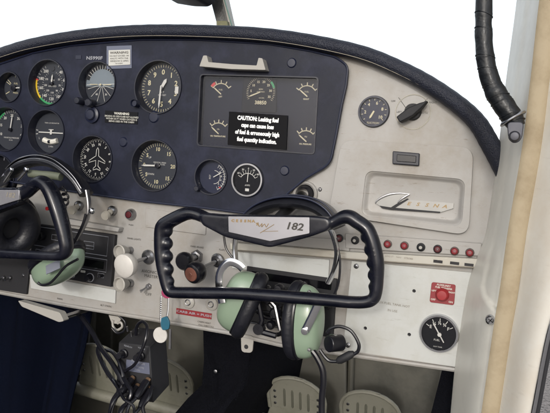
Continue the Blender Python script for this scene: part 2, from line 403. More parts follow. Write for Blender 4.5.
# emblem: chrome swoosh C and white bar with spaced letters
EY = -.0045
def epoly(L, y0, y1, m, name):
    g = MB(); g.prism(pxpoly(L, EY), y0, y1); return loc(g.build(name, m), gb)
epoly([(376, 203.4), (378.5, 200), (384, 196.8), (391, 194.8), (400, 193.8), (409.5, 194.6), (403.5, 199.2), (412, 200), (453.6, 203.2), (453.2, 208.4), (440, 212.4), (391, 208.2), (380, 206.2)], EY, -.0012, mat('emblem_silver', '#8e8e8c', .35, .35, var=.1, vscale=60), 'emblem_plate')
def rib(mb, L, w, y):
    sp_ = spline([at(a, b, y) for a, b in L], 6); n = len(sp_)
    mb.tube(sp_, [rz(400, 200, max(.3, w*math.sin(PI*(.08+.84*i/(n-1)))), y) for i in range(n)], 8, flat=(.6, 1), up=(0, 1, 0))
g = MB(); rib(g, [(410, 194.2), (400, 193.3), (390, 194.3), (382, 197.3), (377, 200.8), (375.3, 203.5)], 2.4, EY-.0004); loc(g.build('emblem_swoosh', steel), gb)
g = MB(); rib(g, [(409, 194.6), (404.5, 197), (400.5, 200), (397.5, 203)], 2.2, EY-.0006); loc(g.build('emblem_stroke', steel), gb)
epoly([(407.5, 198.4), (409, 199.2), (392.5, 209.6), (390, 208), (396, 204.2)], EY-.0009, EY+.0003, blackmt, 'emblem_shade')
epoly([(379.5, 205.6), (391, 207.4), (440.5, 211.7), (440, 212.9), (391, 209.8), (382, 208.2)], EY-.0006, EY+.0003, blackmt, 'emblem_underline')
g = MB()
for i, ch in enumerate('ESSNA'): p = at(408.5+9.0*i, 203.7+.72*i, EY-.0003); g.text(ch, rz(400, 200, 3.3)*2, p.x, p.z, EY-.0003, xs=1.4, shear=.3, bold=.0002)
loc(g.build('emblem_lettering', goldm), gb)
# ================================================================== GLARESHIELD ROLL
gs = thing('glareshield_roll', at(250, 35, -.012), 'padded navy leather roll edging the top of the instrument panel', 'glareshield')
cp = spline([at(a, b, -.012) for a, b in TOPPX], 10)
n = len(cp); W = []
for i in range(n):
    t = i/(n-1); W.append(.0104+.0022*max(0, (t-.55)/.45)+.00015*math.sin(i*1.7))
g = MB(); g.tube(cp, W, 20, flat=(1.25, 1), up=(0, 1, 0)); o = g.build('padded_roll', leather); loc(o, gs)
g = MB()
# deck behind the roll
top = [at(a, b, 0)+V((0, 0, -.006)) for a, b in TOPPX]; vs = []; N = len(top)
for p in top: vs += [V((p.x, .0, p.z)), V((p.x*.9, .5, p.z-.03))]
g._add(vs, [(2*i, 2*i+1, 2*i+3, 2*i+2) for i in range(N-1)]); o = g.build('deck', carpet); loc(o, gs)
o.modifiers.new('s', 'SOLIDIFY').thickness = .004
g = MB(); g.tube([p+V((0, -.009, -.0085)) for p in cp], [.0006]*n, 5); loc(g.build('stitching', MATS['faded_ink']), gs)
# ================================================================== INSTRUMENTS
FM = {'black': dialm, 'slate': dialb, 'grey': dialg}
def gauge(key, name, label, marks, needles, face='black', group=None, deep=.005, gl=True):
    x, y, h = INS[key]; p = at(x, y, -.0095); p.y = 0; R = rz(x, y, h)
    t = thing(name, p, label, 'gauge', group); rd = R*.94
    MB().lathe([(R+.0016, -.0084), (R+.0012, -.0104), (R-.0004, -.0104), (R-.0008, -.0085), (rd, deep)], 56).build('bezel', bezelm, t)
    MB().lathe([(0, deep+.0006), (rd+.002, deep+.0006), (rd+.002, deep+.03), (0, deep+.03)], 40).build('dial', FM[face], t)
    for nm, mt, fn in marks:
        b = MB(); fn(b, rd, deep); b.build(nm, mt, t)
    for nm, mt, fn in needles:
        b = MB(); fn(b, rd, deep); b.build(nm, mt, t)
    if gl: MB().disc(R*.96, deep-.0075, n=48).build('glass', glass, t)
    return t, R, rd
G = 'round instruments in the navy cover'
def hub(r): return ('hub', blackp, lambda b, R, d: b.lathe([(0, d-.005), (r, d-.0045), (r, d)], 16))
# airspeed
t, R, rd = gauge('asi', 'airspeed_indicator', 'round airspeed dial with yellow and green arcs and white numerals', [
 ('scale', paint, lambda b, R, d: (b.ticks(R*.84, R*.97, 20, 330, 32, .0006, d), b.ticks(R*.52, R*.6, 20, 330, 30, .0004, d), b.nums(['40', '60', '80', '100', '120', '140', '160', '180', '200'], R*.72, 40, 325, .0048, d), b.nums(['50', '70', '90', '110', '130', '150', '170'], R*.42, 60, 300, .003, d), b.text('AIRSPEED', .0028, 0, -.004, d), b.text('MPH', .0028, 0, .006, d))),
 ('green_arc', greenm, lambda b, R, d: b.arc(R*.9, R*.99, 100, 225, d-.0002)),
 ('yellow_arc', yellowm, lambda b, R, d: b.arc(R*.9, R*.99, 225, 280, d-.0002)),
 ('red_line', redm, lambda b, R, d: b.arc(R*.86, R, 280, 284, d-.0003))],
 [('needle', paint, lambda b, R, d: b.needle(5, R*.45, R*.08, .0022, d-.003)), hub(.003)], face='grey')
p = V((-.001, .004, rd*.72)); MB().lathe([(0, .0), (.0045, 0), (.0045, .006)], 16, p).build('scale_knob', blackp, t)
# attitude indicator
def horizon(b, R, d):
    b._add([V((R*.94*math.sin(rad_(a)), d-.0003, R*.94*math.cos(rad_(a)))) for a in range(-96, 97, 8)], [tuple(range(25))])
sky_m = mat('horizon_light', '#6c777c', .4, var=.08); ear_m = mat('horizon_dark', '#3c3a36', .5, var=.1)
t, R, rd = gauge('ai', 'attitude_indicator', 'attitude indicator with pale horizon half and small knobs below', [
 ('sky_half', sky_m, horizon),
 ('scale_ring', dialm, lambda b, R, d: b.arc(R*.78, R*1.0, -75, 75, d-.0004)),
 ('scale', paint, lambda b, R, d: (b.ticks(R*.78, R*.97, -60, 60, 13, .0009, d-.0005), b._add([V((-R*.9, d-.0006, -.001)), V((R*.9, d-.0006, .0015)), V((R*.9, d-.0006, .0024)), V((-R*.9, d-.0006, 0))], [(0, 1, 2, 3)]), b.ticks(R*.1, R*.85, 105, 255, 6, .0007, d-.0005), b.nums(['30', '60'], R*.55, 150, 210, .003, d-.0005)))],
 [('miniature_aeroplane', cream, lambda b, R, d: (b.box((-R*.4, d-.004, 0), (R*.45, .0006, .0012)), b.box((R*.4, d-.004, 0), (R*.45, .0006, .0012)), b.lathe([(0, d-.0045), (.0016, d-.0045), (.0016, d-.003)], 12)))], face='grey')
k0 = V(t.location)
for px, py, h in ((79.5, 101, 7), (90.5, 103, 8)):
    q = at(px, py, -.016); r = rz(px, py, h); MB().lathe([(0, -.008), (r*.8, -.0078), (r, -.006), (r, .008)], 20, q-k0).build('knob', bezelm, t)
# altimeter
t, R, rd = gauge('alt', 'altimeter', 'altimeter dial with numerals nought to nine and two white hands', [
 ('scale', cream, lambda b, R, d: (b.ticks(R*.86, R*.97, 0, 352.8, 50, .0007, d), b.nums([str(i) for i in range(10)], R*.66, 0, 324, .0078, d))),
 ('lettering', paint, lambda b, R, d: (b.text('ALT', .003, .000, -.006, d), b.text('1000 FEET', .0024, 0, -.0105, d))),
 ('reading_window', paint, lambda b, R, d: (b.box((R*.68, d-.0002, -.002), (.006, .0006, .011))))],
 [('short_hand', paint, lambda b, R, d: b.needle(30, R*.45, 0, .0045, d-.0035)), ('long_hand', paint, lambda b, R, d: b.needle(183, R*.85, R*.1, .0024, d-.005)), hub(.003)], face='grey')
k0 = V(t.location); q = at(135.5, 103.5, -.014); MB().lathe([(.0045, -.004), (.0055, -.006), (.0055, .006)], 20, q-k0).lathe([(0, -.003), (.0045, -.003)], 20, q-k0).build('setting_knob', navyrim, t)
# turn coordinator
def plane_tc(b, R, d):
    b.box((0, d-.001, 0), (R*1.5, .0006, .0018)); b.box((0, d-.0012, .001), (.004, .0006, .008)); b.box((0, d-.001, .005), (.010, .0006, .0012))
    b.ticks(R*.82, R*.95, 84, 96, 2, .001, d); b.ticks(R*.82, R*.95, 264, 276, 2, .001, d)
t, R, rd = gauge('tc', 'turn_coordinator', 'turn coordinator with little white aeroplane above a slip ball tube', [
 ('lettering', paint, lambda b, R, d: (b.text('TURN COORDINATOR', .002, 0, .016, d), b.text('2 MIN', .0026, 0, -.0235, d), b.text('L', .0034, -R*.72, -R*.3, d), b.text('R', .003, R*.72, -R*.3, d))),
 ('slip_tube', mat('pale_tube', '#d5d3c4', .3), lambda b, R, d: b.tube([V((-.014, d-.001, -.0125)), V((-.007, d-.001, -.0148)), V((0, d-.001, -.0155)), V((.007, d-.001, -.0148)), V((.014, d-.001, -.0125))], .0046, 8)),
 ('slip_ball', blackp, lambda b, R, d: b.tube([V((-.002, d-.004, -.0155)), V((.002, d-.004, -.0155))], .003, 8))],
 [('aeroplane_symbol', paint, plane_tc)], face='grey')
# heading indicator
def plane_dg(b, R, d):
    L = [(0, .021), (.0022, .017), (.0028, .006), (.017, -.003), (.017, -.0065), (.0028, -.002), (.0024, -.012), (.0075, -.0165), (.0075, -.0195), (0, -.017)]
    L = L+[(-a, c) for a, c in L[-2:0:-1]]
    b.tube([V((a*.92, d-.0008, c*.92)) for a, c in L], .00065, 6, closed=True)
t, R, rd = gauge('dg', 'heading_indicator', 'heading indicator with outlined aeroplane inside a white compass rose', [
 ('scale', paint, lambda b, R, d: (b.ticks(R*.88, R*.98, 0, 355, 72, .0005, d), b.ticks(R*.82, R*.98, 0, 350, 36, .0008, d), b.nums(['N', '3', '6', 'E', '12', '15', 'S', '21', '24', 'W', '30', '33'], R*.70, 6, 336, .0042, d, turn=True)))],
 [('aeroplane_outline', paint, plane_dg)])
# vertical speed
t, R, rd = gauge('vsi', 'vertical_speed_indicator', 'vertical speed dial with needle pointing left and numerals five ten fifteen twenty', [
 ('scale', cream, lambda b, R, d: (b.ticks(R*.84, R*.97, -80, 260, 52, .0006, d), b.nums(['5', '10', '15', '20', '15', '10', '5'], R*.7, -54, 234, .0058, d), b.text('0', .0058, -R*.7, 0, d))),
 ('lettering', paint, lambda b, R, d: (b.text('VERTICAL SPEED', .0022, .002, .005, d), b.text('100 FT PER MIN', .002, .002, .002, d), b.text('UP', .003, -.016, .012, d), b.text('DOWN', .003, -.014, -.014, d)))],
 [('needle', paint, lambda b, R, d: b.needle(268, R*.8, R*.12, .0022, d-.0035)), hub(.004)], face='grey')
# manifold pressure / left partial
t, R, rd = gauge('adf', 'manifold_pressure_gauge', 'gauge with upright white needle and green arc, cut by the left photo edge', [
 ('scale', paint, lambda b, R, d: (b.ticks(R*.84, R*.97, -120, 120, 30, .0007, d), b.nums(['10', '15', '20', '25', '30', '35', '40'], R*.7, -110, 110, .0045, d), b.text('MANIFOLD PRESSURE', .0024, .001, -.014, d), b.text('IN HG', .002, 0, -.018, d))),
 ('green_arc', greenm, lambda b, R, d: b.arc(R*.88, R*.97, -75, -30, d-.0002))],
 [('needle', paint, lambda b, R, d: b.needle(8, R*.75, R*.05, .0018, d-.003)), hub(.003)], face='grey')
t, R, rd = gauge('low', 'clock', 'dark dial half hidden behind the left headset band', [('scale', dimmark, lambda b, R, d: b.ticks(R*.8, R*.95, 0, 330, 12, .0012, d))], [('needle', dimmark, lambda b, R, d: b.needle(40, R*.7, R*.1, .0014, d-.003))])
t, R, rd = gauge('sml', 'fuel_pressure_gauge', 'small dial with three pale bars at the upper left edge of the cover', [
 ('scale', cream, lambda b, R, d: (b.ticks(R*.5, R*.92, -60, -48, 2, .0011, d), b.ticks(R*.55, R*.92, -118, -118, 1, .0012, d), b.ticks(R*.8, R*.95, 0, 180, 10, .0005, d), b.text('FUEL', .003, .002, .008, d), b.text('PRESS', .003, .002, -.008, d)))],
 [('needle', paint, lambda b, R, d: b.needle(86, R*.85, R*.1, .0018, d-.003)), hub(.005)], face='grey')
t, R, rd = gauge('egt', 'exhaust_temperature_gauge', 'small grey drum gauge with white scale left of the chrome ammeter', [
 ('scale', paint, lambda b, R, d: (b.arc(R*.86, R*.9, 30, 150, d, c=(-.004, 0)), b.arc(R*.4, R*.43, 0, 180, d, c=(0, 0)), b.ticks(R*.62, R*.84, 20, 160, 12, .0006, d), b.nums(['8', '6', '4', '2'], R*.5, 50, 140, .003, d), b.text('EGT', .0026, -.007, 0, d, rot=PI/2)))],
 [('needle', paint, lambda b, R, d: b.needle(60, R*.7, 0, .0012, d-.003)), ('red_mark', redm, lambda b, R, d: b.box((R*.45, d-.0006, -R*.62), (.003, .0006, .0018)))], face='slate', deep=.003)
k0 = V(t.location); q = at(197.5, 188.5, -.012); MB().lathe([(0, -.005), (.0035, -.005), (.0042, -.004), (.0042, .004)], 16, q-k0).build('setting_knob', bezelm, t)
def chrome_gauge(name, label, px, py, h, y0, ring, face, marks, needles, group=None):
    p = at(px, py, y0); R = rz(px, py, h); t = thing(name, p, label, 'gauge', group)
    MB().lathe([(R, .002), (R, -.002), (R*.95, -.0055), (R*.86, -.0055), (R*.83, -.001), (R*.83, 0.001)], 56).build('bezel', ring, t)
    MB().lathe([(0, -.0006), (R*.85, -.0006), (R*.85, .0015)], 40).build('dial', face, t)
    for nm, mt, fn in marks+needles:
        b = MB(); fn(b, R*.83, -.001); b.build(nm, mt, t)
    MB().disc(R*.86, -.0042, n=48).build('glass', glass, t)
    return t
chrome_gauge('ammeter', 'chrome rimmed ammeter at the lower right of the navy cover', 248, 180, 34.5, -.0082, steel, dialm, [
 ('scale', paint, lambda b, R, d: (b.arc(R*.58, R*.62, -60, 60, d, c=(0, -.003)), b.ticks(R*.62, R*.85, -60, 60, 9, .0006, d, c=(0, -.003)), b.nums(['60', '30', '0', '30', '60'], R*.93, -52, 52, .0026, d, c=(0, -.003)), b.text('AMPS', .0024, 0, -.008, d), b.box((0, d, -.0145), (.006, .0004, .004))))],
 [('needle', paint, lambda b, R, d: b.needle(2, R*.75, 0, .0011, d-.0015, c=(0, -.003)))])
chrome_gauge('suction_gauge', 'navy faced suction gauge set in the beige metal beside the selector', 374, 111.7, 32, 0, navyrim, dialb, [
 ('scale', cream, lambda b, R, d: (b.ticks(R*.84, R*.97, -130, 130, 11, .0008, d), b.nums(['2', '4', '6', '8', '10'], R*.66, -95, 128, .0042, d), b.text('SUCTION', .0028, 0, -R*.86, d)))],
 [('needle', cream, lambda b, R, d: b.needle(208, R*.62, R*.05, .0022, d-.0015))])
chrome_gauge('auxiliary_fuel_gauge', 'chrome rimmed black fuel gauge low on the white sub panel', 439, 333, 38.6, -.0042, chrome, dialm, [
 ('scale', paint, lambda b, R, d: (b.ticks(R*.72, R*.92, -60, 60, 5, .0009, d), b.nums(['E', '¼', '½', '¾', 'F'], R*.62, -58, 58, .0042, d), b.text('FUEL', .0026, -.002, -R*.45, d), b.text('AUX TANK', .0016, 0, -R*.86, d)))],
 [('needle', paint, lambda b, R, d: b.needle(-33, R*.8, R*.62, .0014, d-.002)), ('needle_hub', paint, lambda b, R, d: b.lathe([(0, d-.003), (.0026, d-.003), (.0026, d)], 16, (.001, 0, -.0015)))])
# ------------------------------------------------------------------ engine cluster
ec = thing('engine_cluster', at(258, 113), 'rectangular glazed cluster of engine gauges around a tachometer', 'gauge cluster')
D = .006
g = MB(); q1 = rpoly(clq, .006); q2 = rpoly(inset(clq, .0018), .005)
vs = [V((p.x, -.0095, p.y)) for p in q1]+[V((p.x, -.0095, p.y)) for p in q2]+[V((p.x, D, p.y)) for p in q2]; n = len(q1)
g._add(vs, [(i, (i+1) % n, n+(i+1) % n, n+i) for i in range(n)]+[(n+i, n+(i+1) % n, 2*n+(i+1) % n, 2*n+i) for i in range(n)])
vs = [V((p.x, -.008, p.y)) for p in q1]+[V((p.x, -.0095, p.y)) for p in q1]
g._add(vs, [(i, (i+1) % n, n+(i+1) % n, n+i) for i in range(n)])
loc(g.build('frame', bezelm), ec)
g = MB(); g.prism(q1, D, D+.02); loc(g.build('backing', mat('cluster_backing', '#171a26', .6, var=.1, spec=.1)), ec)
g = MB(); g.prism([(p.x, p.z) for p in inset(clq, .0015)], -.0052, -.0046); loc(g.build('cover_glass', glass), ec)
def cq(px, py, y=D): return at(px, py, y)
g = MB(); g.prism(rpoly([cq(244, 79), cq(277, 80), cq(277, 113), cq(242, 112)], .004), D-.003, D); loc(g.build('tachometer_plate', dialm, bevel=.0008), ec)
c = cq(261.5, 92.5); r = rz(261, 92, 31, D)
g = MB(); y = D-.0034; g.ticks(r*.86, r, -118, 122, 36, .0005, y, (c.x, c.z)); g.nums(['5', '10', '15', '20', '25', '30', '35'], r*.68, -85, 115, .0033, y, (c.x, c.z))
g.text('RPM', .0024, c.x, c.z+.004, y); g.text('HUNDREDS', .0017, c.x, c.z+.0005, y); g.text('HOURS', .0018, c.x+.002, c.z-.0085, y); g.text('38850', .0052, c.x+.001, c.z-.0155, y-.0002, bold=.00015)
loc(g.build('tachometer_scale', cream), ec)
g = MB(); g.arc(r*.88, r*1.02, 45, 72, y-.0003, (c.x, c.z)); loc(g.build('tachometer_green_arc', greenm), ec)
g = MB(); g.needle(248, r*.9, 0, .0016, y-.002, (c.x, c.z)); loc(g.build('tachometer_needle', cream), ec)
for nm, px, py, a0, a1, t1, t2, flip in (('left_fuel', 221, 88.5, -55, 55, 'FUEL', 'LEFT', 0), ('right_fuel', 307, 90.5, -55, 55, 'FUEL', 'RIGHT', 0), ('oil_temperature', 218.5, 128, -45, 45, 'OIL', 'OIL TEMPERATURE', 1), ('oil_pressure', 306, 135.5, -45, 45, 'PSI', 'OIL PRESSURE', 0)):
    c = cq(px, py); r = rz(px, py, 24, D); y = D-.0006
    g = MB(); g.arc(r*.82, r*.9, a0, a1, y, (c.x, c.z-.008)); g.ticks(r*.82, r*1.14, a0, a1, 5, .0014, y, (c.x, c.z-.008)); g.text(t1, .0022, c.x, c.z-.002, y); g.text(t2, .0021, c.x, c.z-.0125, y, bold=.0001)
    loc(g.build(nm+'_scale', cream), ec)
    g = MB(); g.needle(-52, r*.95, 0, .0016, y-.002, (c.x+.002, c.z-.009)); loc(g.build(nm+'_needle', cream), ec)
    if nm == 'left_fuel':
        g = MB(); g.arc(r*.92, r*1.15, -55, -32, y-.0003, (c.x, c.z-.008)); loc(g.build('red_arc', redm), ec)
# caution placard on the cluster glass
cl = thing('caution_placard', at(258, 130, -.0062), 'black placard with white fuel cap caution stuck on the cluster glass', 'placard')
q = [at(a, b, -.0062) for a, b in ((229.2, 111.5), (287.8, 115.6), (286.2, 150), (227.6, 144.8))]
g = MB(); g.prism(q, -.0066, -.0056); loc(g.build('sheet', mat('placard_black', '#08080c', .55, spec=.12)), cl)
g = MB()
ex = ((q[1]-q[0])+(q[2]-q[3])).normalized(); rot = math.atan2(ex.z, ex.x)
for t, py, px in (('CAUTION: Leaking fuel', 119.2, 257.8), ('caps can cause loss', 126.2, 257.4), ('of fuel & erroneously high', 133.4, 257), ('fuel quantity indication.', 140.6, 256.6)):
    p = at(px, py, -.0068); g.text(t, .0058, p.x, p.z, -.0069, rot=rot, xs=.80, bold=.00042)
loc(g.build('lettering', mat('bright_white', '#ececea', .6, var=.02)), cl)
# map-light bar over the cluster
hb = thing('light_shield_bar', at(233, 63, -.009), 'pale grey plastic bar with two upright ends above the engine cluster', 'light shield')
g = MB(); g.prism(rpoly(pxpoly([(200.6, 66.8), (204.5, 56), (208, 56), (209.5, 62.5), (233, 64.6), (257.6, 66), (259.5, 58.3), (263.3, 58.8), (266.5, 70.4), (233, 69.6)], -.02), .0012, 3), -.024, -.0084)
loc(g.build('shield', greyk, bevel=.0016, seg=3), hb)
# small placards on the cover
def placard(name, label, L, bg, lines, ink_m, y=-.0086, extra=None):
    c = at(sum(a for a, b in L)/4, sum(b for a, b in L)/4, y); t = thing(name, c, label, 'placard')
    q = pxpoly(L, y)
    g = MB(); g.prism(q, y-.0006, y+.0004); loc(g.build('sheet', bg), t)
    ex = (q[1]-q[0]).normalized(); rot = math.atan2(ex.z, ex.x); g = MB()
    for tx, px, py, cpx, bold, xs in lines: p = at(px, py, y); g.text(tx, rz(px, py, cpx)*2, p.x, p.z, y-.0009, rot=rot, bold=bold, xs=xs)
    loc(g.build('lettering', ink_m), t)
    return t
t = placard('taped_notice', 'small white printed notice held under yellowed tape near the altimeter', [(108.8, 50.3), (130.3, 49.6), (130.3, 64.6), (108.8, 65.8)], paper, [('WARNING', 119.5, 52.8, 2.3, .0001, 1.35), ('DO NOT EXCEED 100', 119.5, 56, 1.6, 0, 1), ('KNOTS WITH THE', 119.5, 58.6, 1.6, 0, 1.1), ('WINDOW IS OPEN', 119.5, 61.2, 1.6, 0, 1.1), ('IN FLIGHT', 119.5, 63.6, 1.2, 0, 1.1)], darkink, y=-.0094)
g = MB(); g.prism(pxpoly([(106.8, 46.2), (131.8, 45.4), (131.8, 68.2), (106.8, 69)], -.0086), -.0091, -.0083); loc(g.build('tape', tapeclear), t)
t = thing('registration_plate', at(90, 58, -.0086), 'embossed silver registration letters left of the taped notice', 'lettering')
g = MB(); p = at(94.5, 58.2, -.0086); g.text('N5990F', .0052, p.x, p.z, -.0089, xs=1.3, bold=.0002); loc(g.build('lettering', dimmark), t)
g = MB(); p = at(78.5, 57.2, -.0086); g.box(p, (.011, .0006, .006)); loc(g.build('emblem_tape', navyrim), t)
placard('warning_placard', 'black warning placard with white lines between heading indicator and altimeter', [(105.5, 110.5), (138, 112.3), (137.5, 124.2), (105, 122.5)], dialm, [('WARNING', 122, 113.8, 2.2, .0002, 1.15), ('SMOKING OR OPEN FLAME NOT ALLOWED', 121.7, 116.8, 1.7, .00005, .82), ('WITHIN 50 FT WHEN OXYGEN IS', 121.7, 119.3, 1.7, .00005, 1), ('BEING USED IN THE CABIN', 121.7, 121.8, 1.7, .00005, 1)], paint)
placard('red_air_label', 'red strip label with white capitals under the left half of the centre control wheel', [(176.6, 308), (211.8, 313.6), (211.4, 319.3), (176.2, 313.6)], redlab, [('CARB AIR = PUSH', 194, 313.6, 2.3, .0001, 1.5)], MATS['dim_marking'], y=-.0006)
# vent cover knob on cover under attitude indicator
t = thing('course_knob', at(93, 115, -.008), 'round navy knob below the attitude indicator', 'knob')
r = rz(93, 115, 16); MB().lathe([(0, -.009), (r*.55, -.0085), (r*.62, -.006), (r*.7, -.005), (r, -.004), (r, 0)], 28).build('dial', navyrim, t)
b = MB()
for k in range(18): a = 2*PI*k/18; b.tube([V((r*.6*math.sin(a), -.0085, r*.6*math.cos(a))), V((r*.64*math.sin(a), -.004, r*.64*math.cos(a)))], .0006, 5)
b.build('grip_ridges', bezelm, t)
# rotary selector ---------------------------------------------------------------
t = thing('rotary_selector', at(413, 112), 'dark pointer knob selector on a pale ring right of the suction gauge', 'selector knob')
k0 = V(t.location); r = rz(413, 112, 36)
MB().lathe([(r*.93, -.0004), (r*.96, -.0009), (r, -.0004)], 48).build('dial_ring', beigelt, t)
g = MB(); A = at(398.5, 120, -.017)-k0; B = at(428, 101, -.017)-k0; d = (B-A).normalized(); q = V((-d.z, 0, d.x))
pts = [A+q*.0045, A+d*.019+q*.0062, A+d*.034+q*.0035, B, A+d*.034-q*.0035, A+d*.019-q*.0062, A-q*.0045]
g.prism([(p.x, p.z) for p in pts], -.022, -.006); g.build('pointer', blackmt, t, bevel=.0015)
MB().lathe([(0, -.008), (.0105, -.008), (.0115, 0)], 28, (.0, 0, .0)).build('knob_base', blackmt, t)
g = MB()
for tx, px, py in (('OFF', 393.2, 101.2), ('LEFT', 399.3, 112), ('BOTH', 424.2, 113), ('RIGHT', 433, 102.6)): p = at(px, py)-k0; g.text(tx, .0024, p.x, p.z, -.0006)
for a, b in (((398.5, 97.5), (406, 108)), ((427.5, 98.5), (420.5, 106))): g.tube([at(*a, -.0004)-k0, at(*b, -.0004)-k0], .0003, 4)
g.build('lettering', darkink, t)
# circuit breakers ------------------------------------------------------------------
BR = [(339.3, 238.2, 'r2'), (355.2, 240.3, 'w'), (371.5, 242.2, 'r'), (387.8, 244, 'r'), (404.5, 245.6, 'r'), (421, 247.2, 'w'), (437.7, 249, 'd'), (454.6, 251, 'r'), (469.8, 252.6, 'r')]
protoB = {}
ordn = ['first', 'second', 'third', 'fourth', 'fifth', 'sixth', 'seventh', 'eighth', 'ninth']
cn = {'r': 'red', 'w': 'black button with a white centre', 'd': 'dark red', 'r2': 'dull red'}
for i, (px, py, k) in enumerate(BR):
    p = at(px, py, -.0046)
    lab = ('%s circuit breaker, %s from the left along the strip' % ('white centred' if k == 'w' else cn[k], ordn[i]))
    if k in protoB: dup(protoB[k], p, lab); continue
    t = thing('circuit_breaker', p, lab, 'circuit breaker', 'circuit breakers in a row under the glove box'); protoB[k] = t
    MB().lathe([(.0058, 0), (.0056, -.0018), (.0043, -.0024), (.0041, -.001)], 24).build('collar', {'w': blackmt, 'd': blackmt}.get(k, collar_m if k == 'r' else blackmt), t)
    MB().lathe([(0, -.0062), (.003, -.006), (.0042, -.005), (.0044, 0)], 24).build('button', {'r': reddim, 'w': blackmt, 'd': redd, 'r2': redd}[k], t)
    b = MB()
    if k == 'w': b.lathe([(0, -.0066), (.0021, -.0064), (.0024, -.005)], 16)
    else: b.text('5' if k == 'd' else '10', .0022, 0, 0, -.0066)
    b.build('rating_mark', greyk if k == 'w' else dimmark, t)
# ------------------------------------------------------------------ white sub panel
sp_ = thing('white_sub_panel', at(410, 320, -.002), 'white painted aluminium sub panel screwed to the lower right', 'sub panel')
L = [(351.8, 261), (486, 274), (478, 372.5), (453, 366.5), (343, 350)]
hp = []
for px, py in ((414, 291), (365.3, 328.2), (409.2, 334.6)): p = at(px, py, -.004); hp.append((p.x, p.z, .0024))
o = plate('sheet', wpaint, [(p.x, p.z) for p in rpoly([V((v.x, 0, v.z)) for v in pxpoly(L, -.004)], 0)] if False else [(v.x, v.z) for v in pxpoly(L, -.004)], hp, -.004, -.0003); loc(o, sp_)
g = MB()
for a, b, r_ in hp: g.lathe([(0, -.0012), (r_+.001, -.0012)], 16, (a, 0, b))
loc(g.build('hole_backing', blackp), sp_)
def screw(px, py, y, root, r=.0032, m=None):
    p = at(px, py, y); b = MB(); b.lathe([(0, -.0018), (r*.6, -.0016), (r, -.0004), (r, .0005)], 20, p); o = b.build('screw', m or steel, None); loc(o, root)
    b = MB(); a = random.random()*3; M = Matrix.Rotation(a, 3, 'Y')
    b.box(p+V((0, -.0018, 0)), (r*1.3, .0005, r*.25), M).box(p+V((0, -.00175, 0)), (r*.25, .0005, r*1.3), M); o2 = b.build('slot', blackmt, None); o2.parent = o; o2.matrix_parent_inverse = Matrix.Translation(V((0, 0, 0)))
    return o
screw(356.3, 266.2, -.004, sp_, .0036); screw(348, 345.2, -.004, sp_, .0036)
g = MB(); p = at(393, 304.3, -.0045); g.text('AUX FUEL TANK NOT', .0032, p.x, p.z, -.0047, rot=-.02, xs=1.0); p = at(391, 310.6, -.0045); g.text('IN USE', .0032, p.x+.002, p.z, -.0047, rot=-.02)
loc(g.build('lettering', fadeink), sp_)
rp = thing('red_fuel_switch', at(443, 293.5, -.0042), 'square red plate with a round red knob on the white sub panel', 'switch')
k0 = V(rp.location); q = [p-k0 for p in pxpoly([(431.8, 282), (455.8, 284.6), (454, 305.2), (429.6, 302)], -.0045)]
MB().prism(rpoly(q, .003), -.0016, 0).build('plate', redlab, rp, bevel=.0004)
c = at(442.3, 294.5, -.0045)-k0
MB().lathe([(0, -.009), (.006, -.0085), (.0082, -.006), (.009, -.0015)], 28, c).build('knob', mat('knob_red', '#8c1c22', .45, var=.1), rp)
g = MB(); 
for tx, px, py, cp_ in (('AUXILIARY', 443.8, 285.3, 1.9), ('FUEL TRANSFER', 443.8, 288, 1.6), ('LEFT', 434, 290.5, 1.5), ('RIGHT', 452, 292.5, 1.5), ('OFF', 433.2, 299.3, 1.8), ('ON', 450.8, 302, 1.8)):
    p = at(px, py, -.0045)-k0; g.text(tx, rz(px, py, cp_)*2, p.x, p.z, -.0019, rot=-.03, bold=.0001)
g.build('lettering', paint, rp)
# ================================================================== RADIO STACK (left)
rs = thing('radio_stack', at(75, 255, -.01), 'black avionics stack with thin white outlines, lower left', 'radio')
def rp_(L, y): return [at(a, b, y) for a, b in L]
g = MB(); g.prism(rp_([(33, 223.3), (114.8, 235), (110.8, 287), (29, 272.5)], -.008), -.008, 0); loc(g.build('case', blackmt, bevel=.001), rs)
def outline(mb, L, w, y): mb.tube(rp_(L, y), w, 4, closed=True)
g = MB(); outline(g, [(35.5, 226.3), (108.5, 237), (106.8, 256.2), (34, 245)], .0005, -.0083)
outline(g, [(36, 249), (107, 260), (106, 272.3), (36, 261)], .0005, -.0083)
outline(g, [(52, 234.5), (62, 236), (61, 241), (51.5, 239.5)], .0004, -.0083); outline(g, [(84, 241), (94, 242.4), (93.6, 249.5), (84, 248)], .0004, -.0083); outline(g, [(84, 245), (94, 246.4), (93.6, 249.5), (84, 248)], .0004, -.0083)
outline(g, [(98, 273), (104, 274), (103.5, 278), (97.8, 277)], .0004, -.0083)
p = at(96, 268, -.0083); g.text('ON', .0022, p.x, p.z, -.0085)
loc(g.build('panel_outlines', dimmark), rs)
g = MB()
for px, py, h in ((90, 277.6, 9), (72.5, 275.5, 5)): g = MB(); p = at(px, py, -.009); r = rz(px, py, h); g.lathe([(r*.86, -.0006), (r, -.0006), (r, .001)], 24, p); loc(g.build('dial_ring', dimmark), rs)
for px, py, h in ((90, 277.6, 6), (42, 236, 9), (102.5, 275.6, 3), (56, 252, 7)): g = MB(); p = at(px, py, -.009); r = rz(px, py, h); g.lathe([(0, -.010), (r*.9, -.0095), (r, -.008), (r, .001)], 20, p); loc(g.build('knob', blackp), rs)
g = MB(); p = at(83, 271.5, -.009); g.box(p, (.0085, .002, .0036)); loc(g.build('push_button', paint, bevel=.0004), rs)
g = MB(); g.prism(rp_([(40, 251.6), (104, 261.6), (103.4, 269.2), (40, 258.5)], -.0083), -.0086, -.0078); loc(g.build('display', mat('display_black', '#08080c', .12, coat=.5)), rs)
t = thing('radio_cover_plate', at(72, 290), 'plain white plate under the avionics stack', 'cover plate')
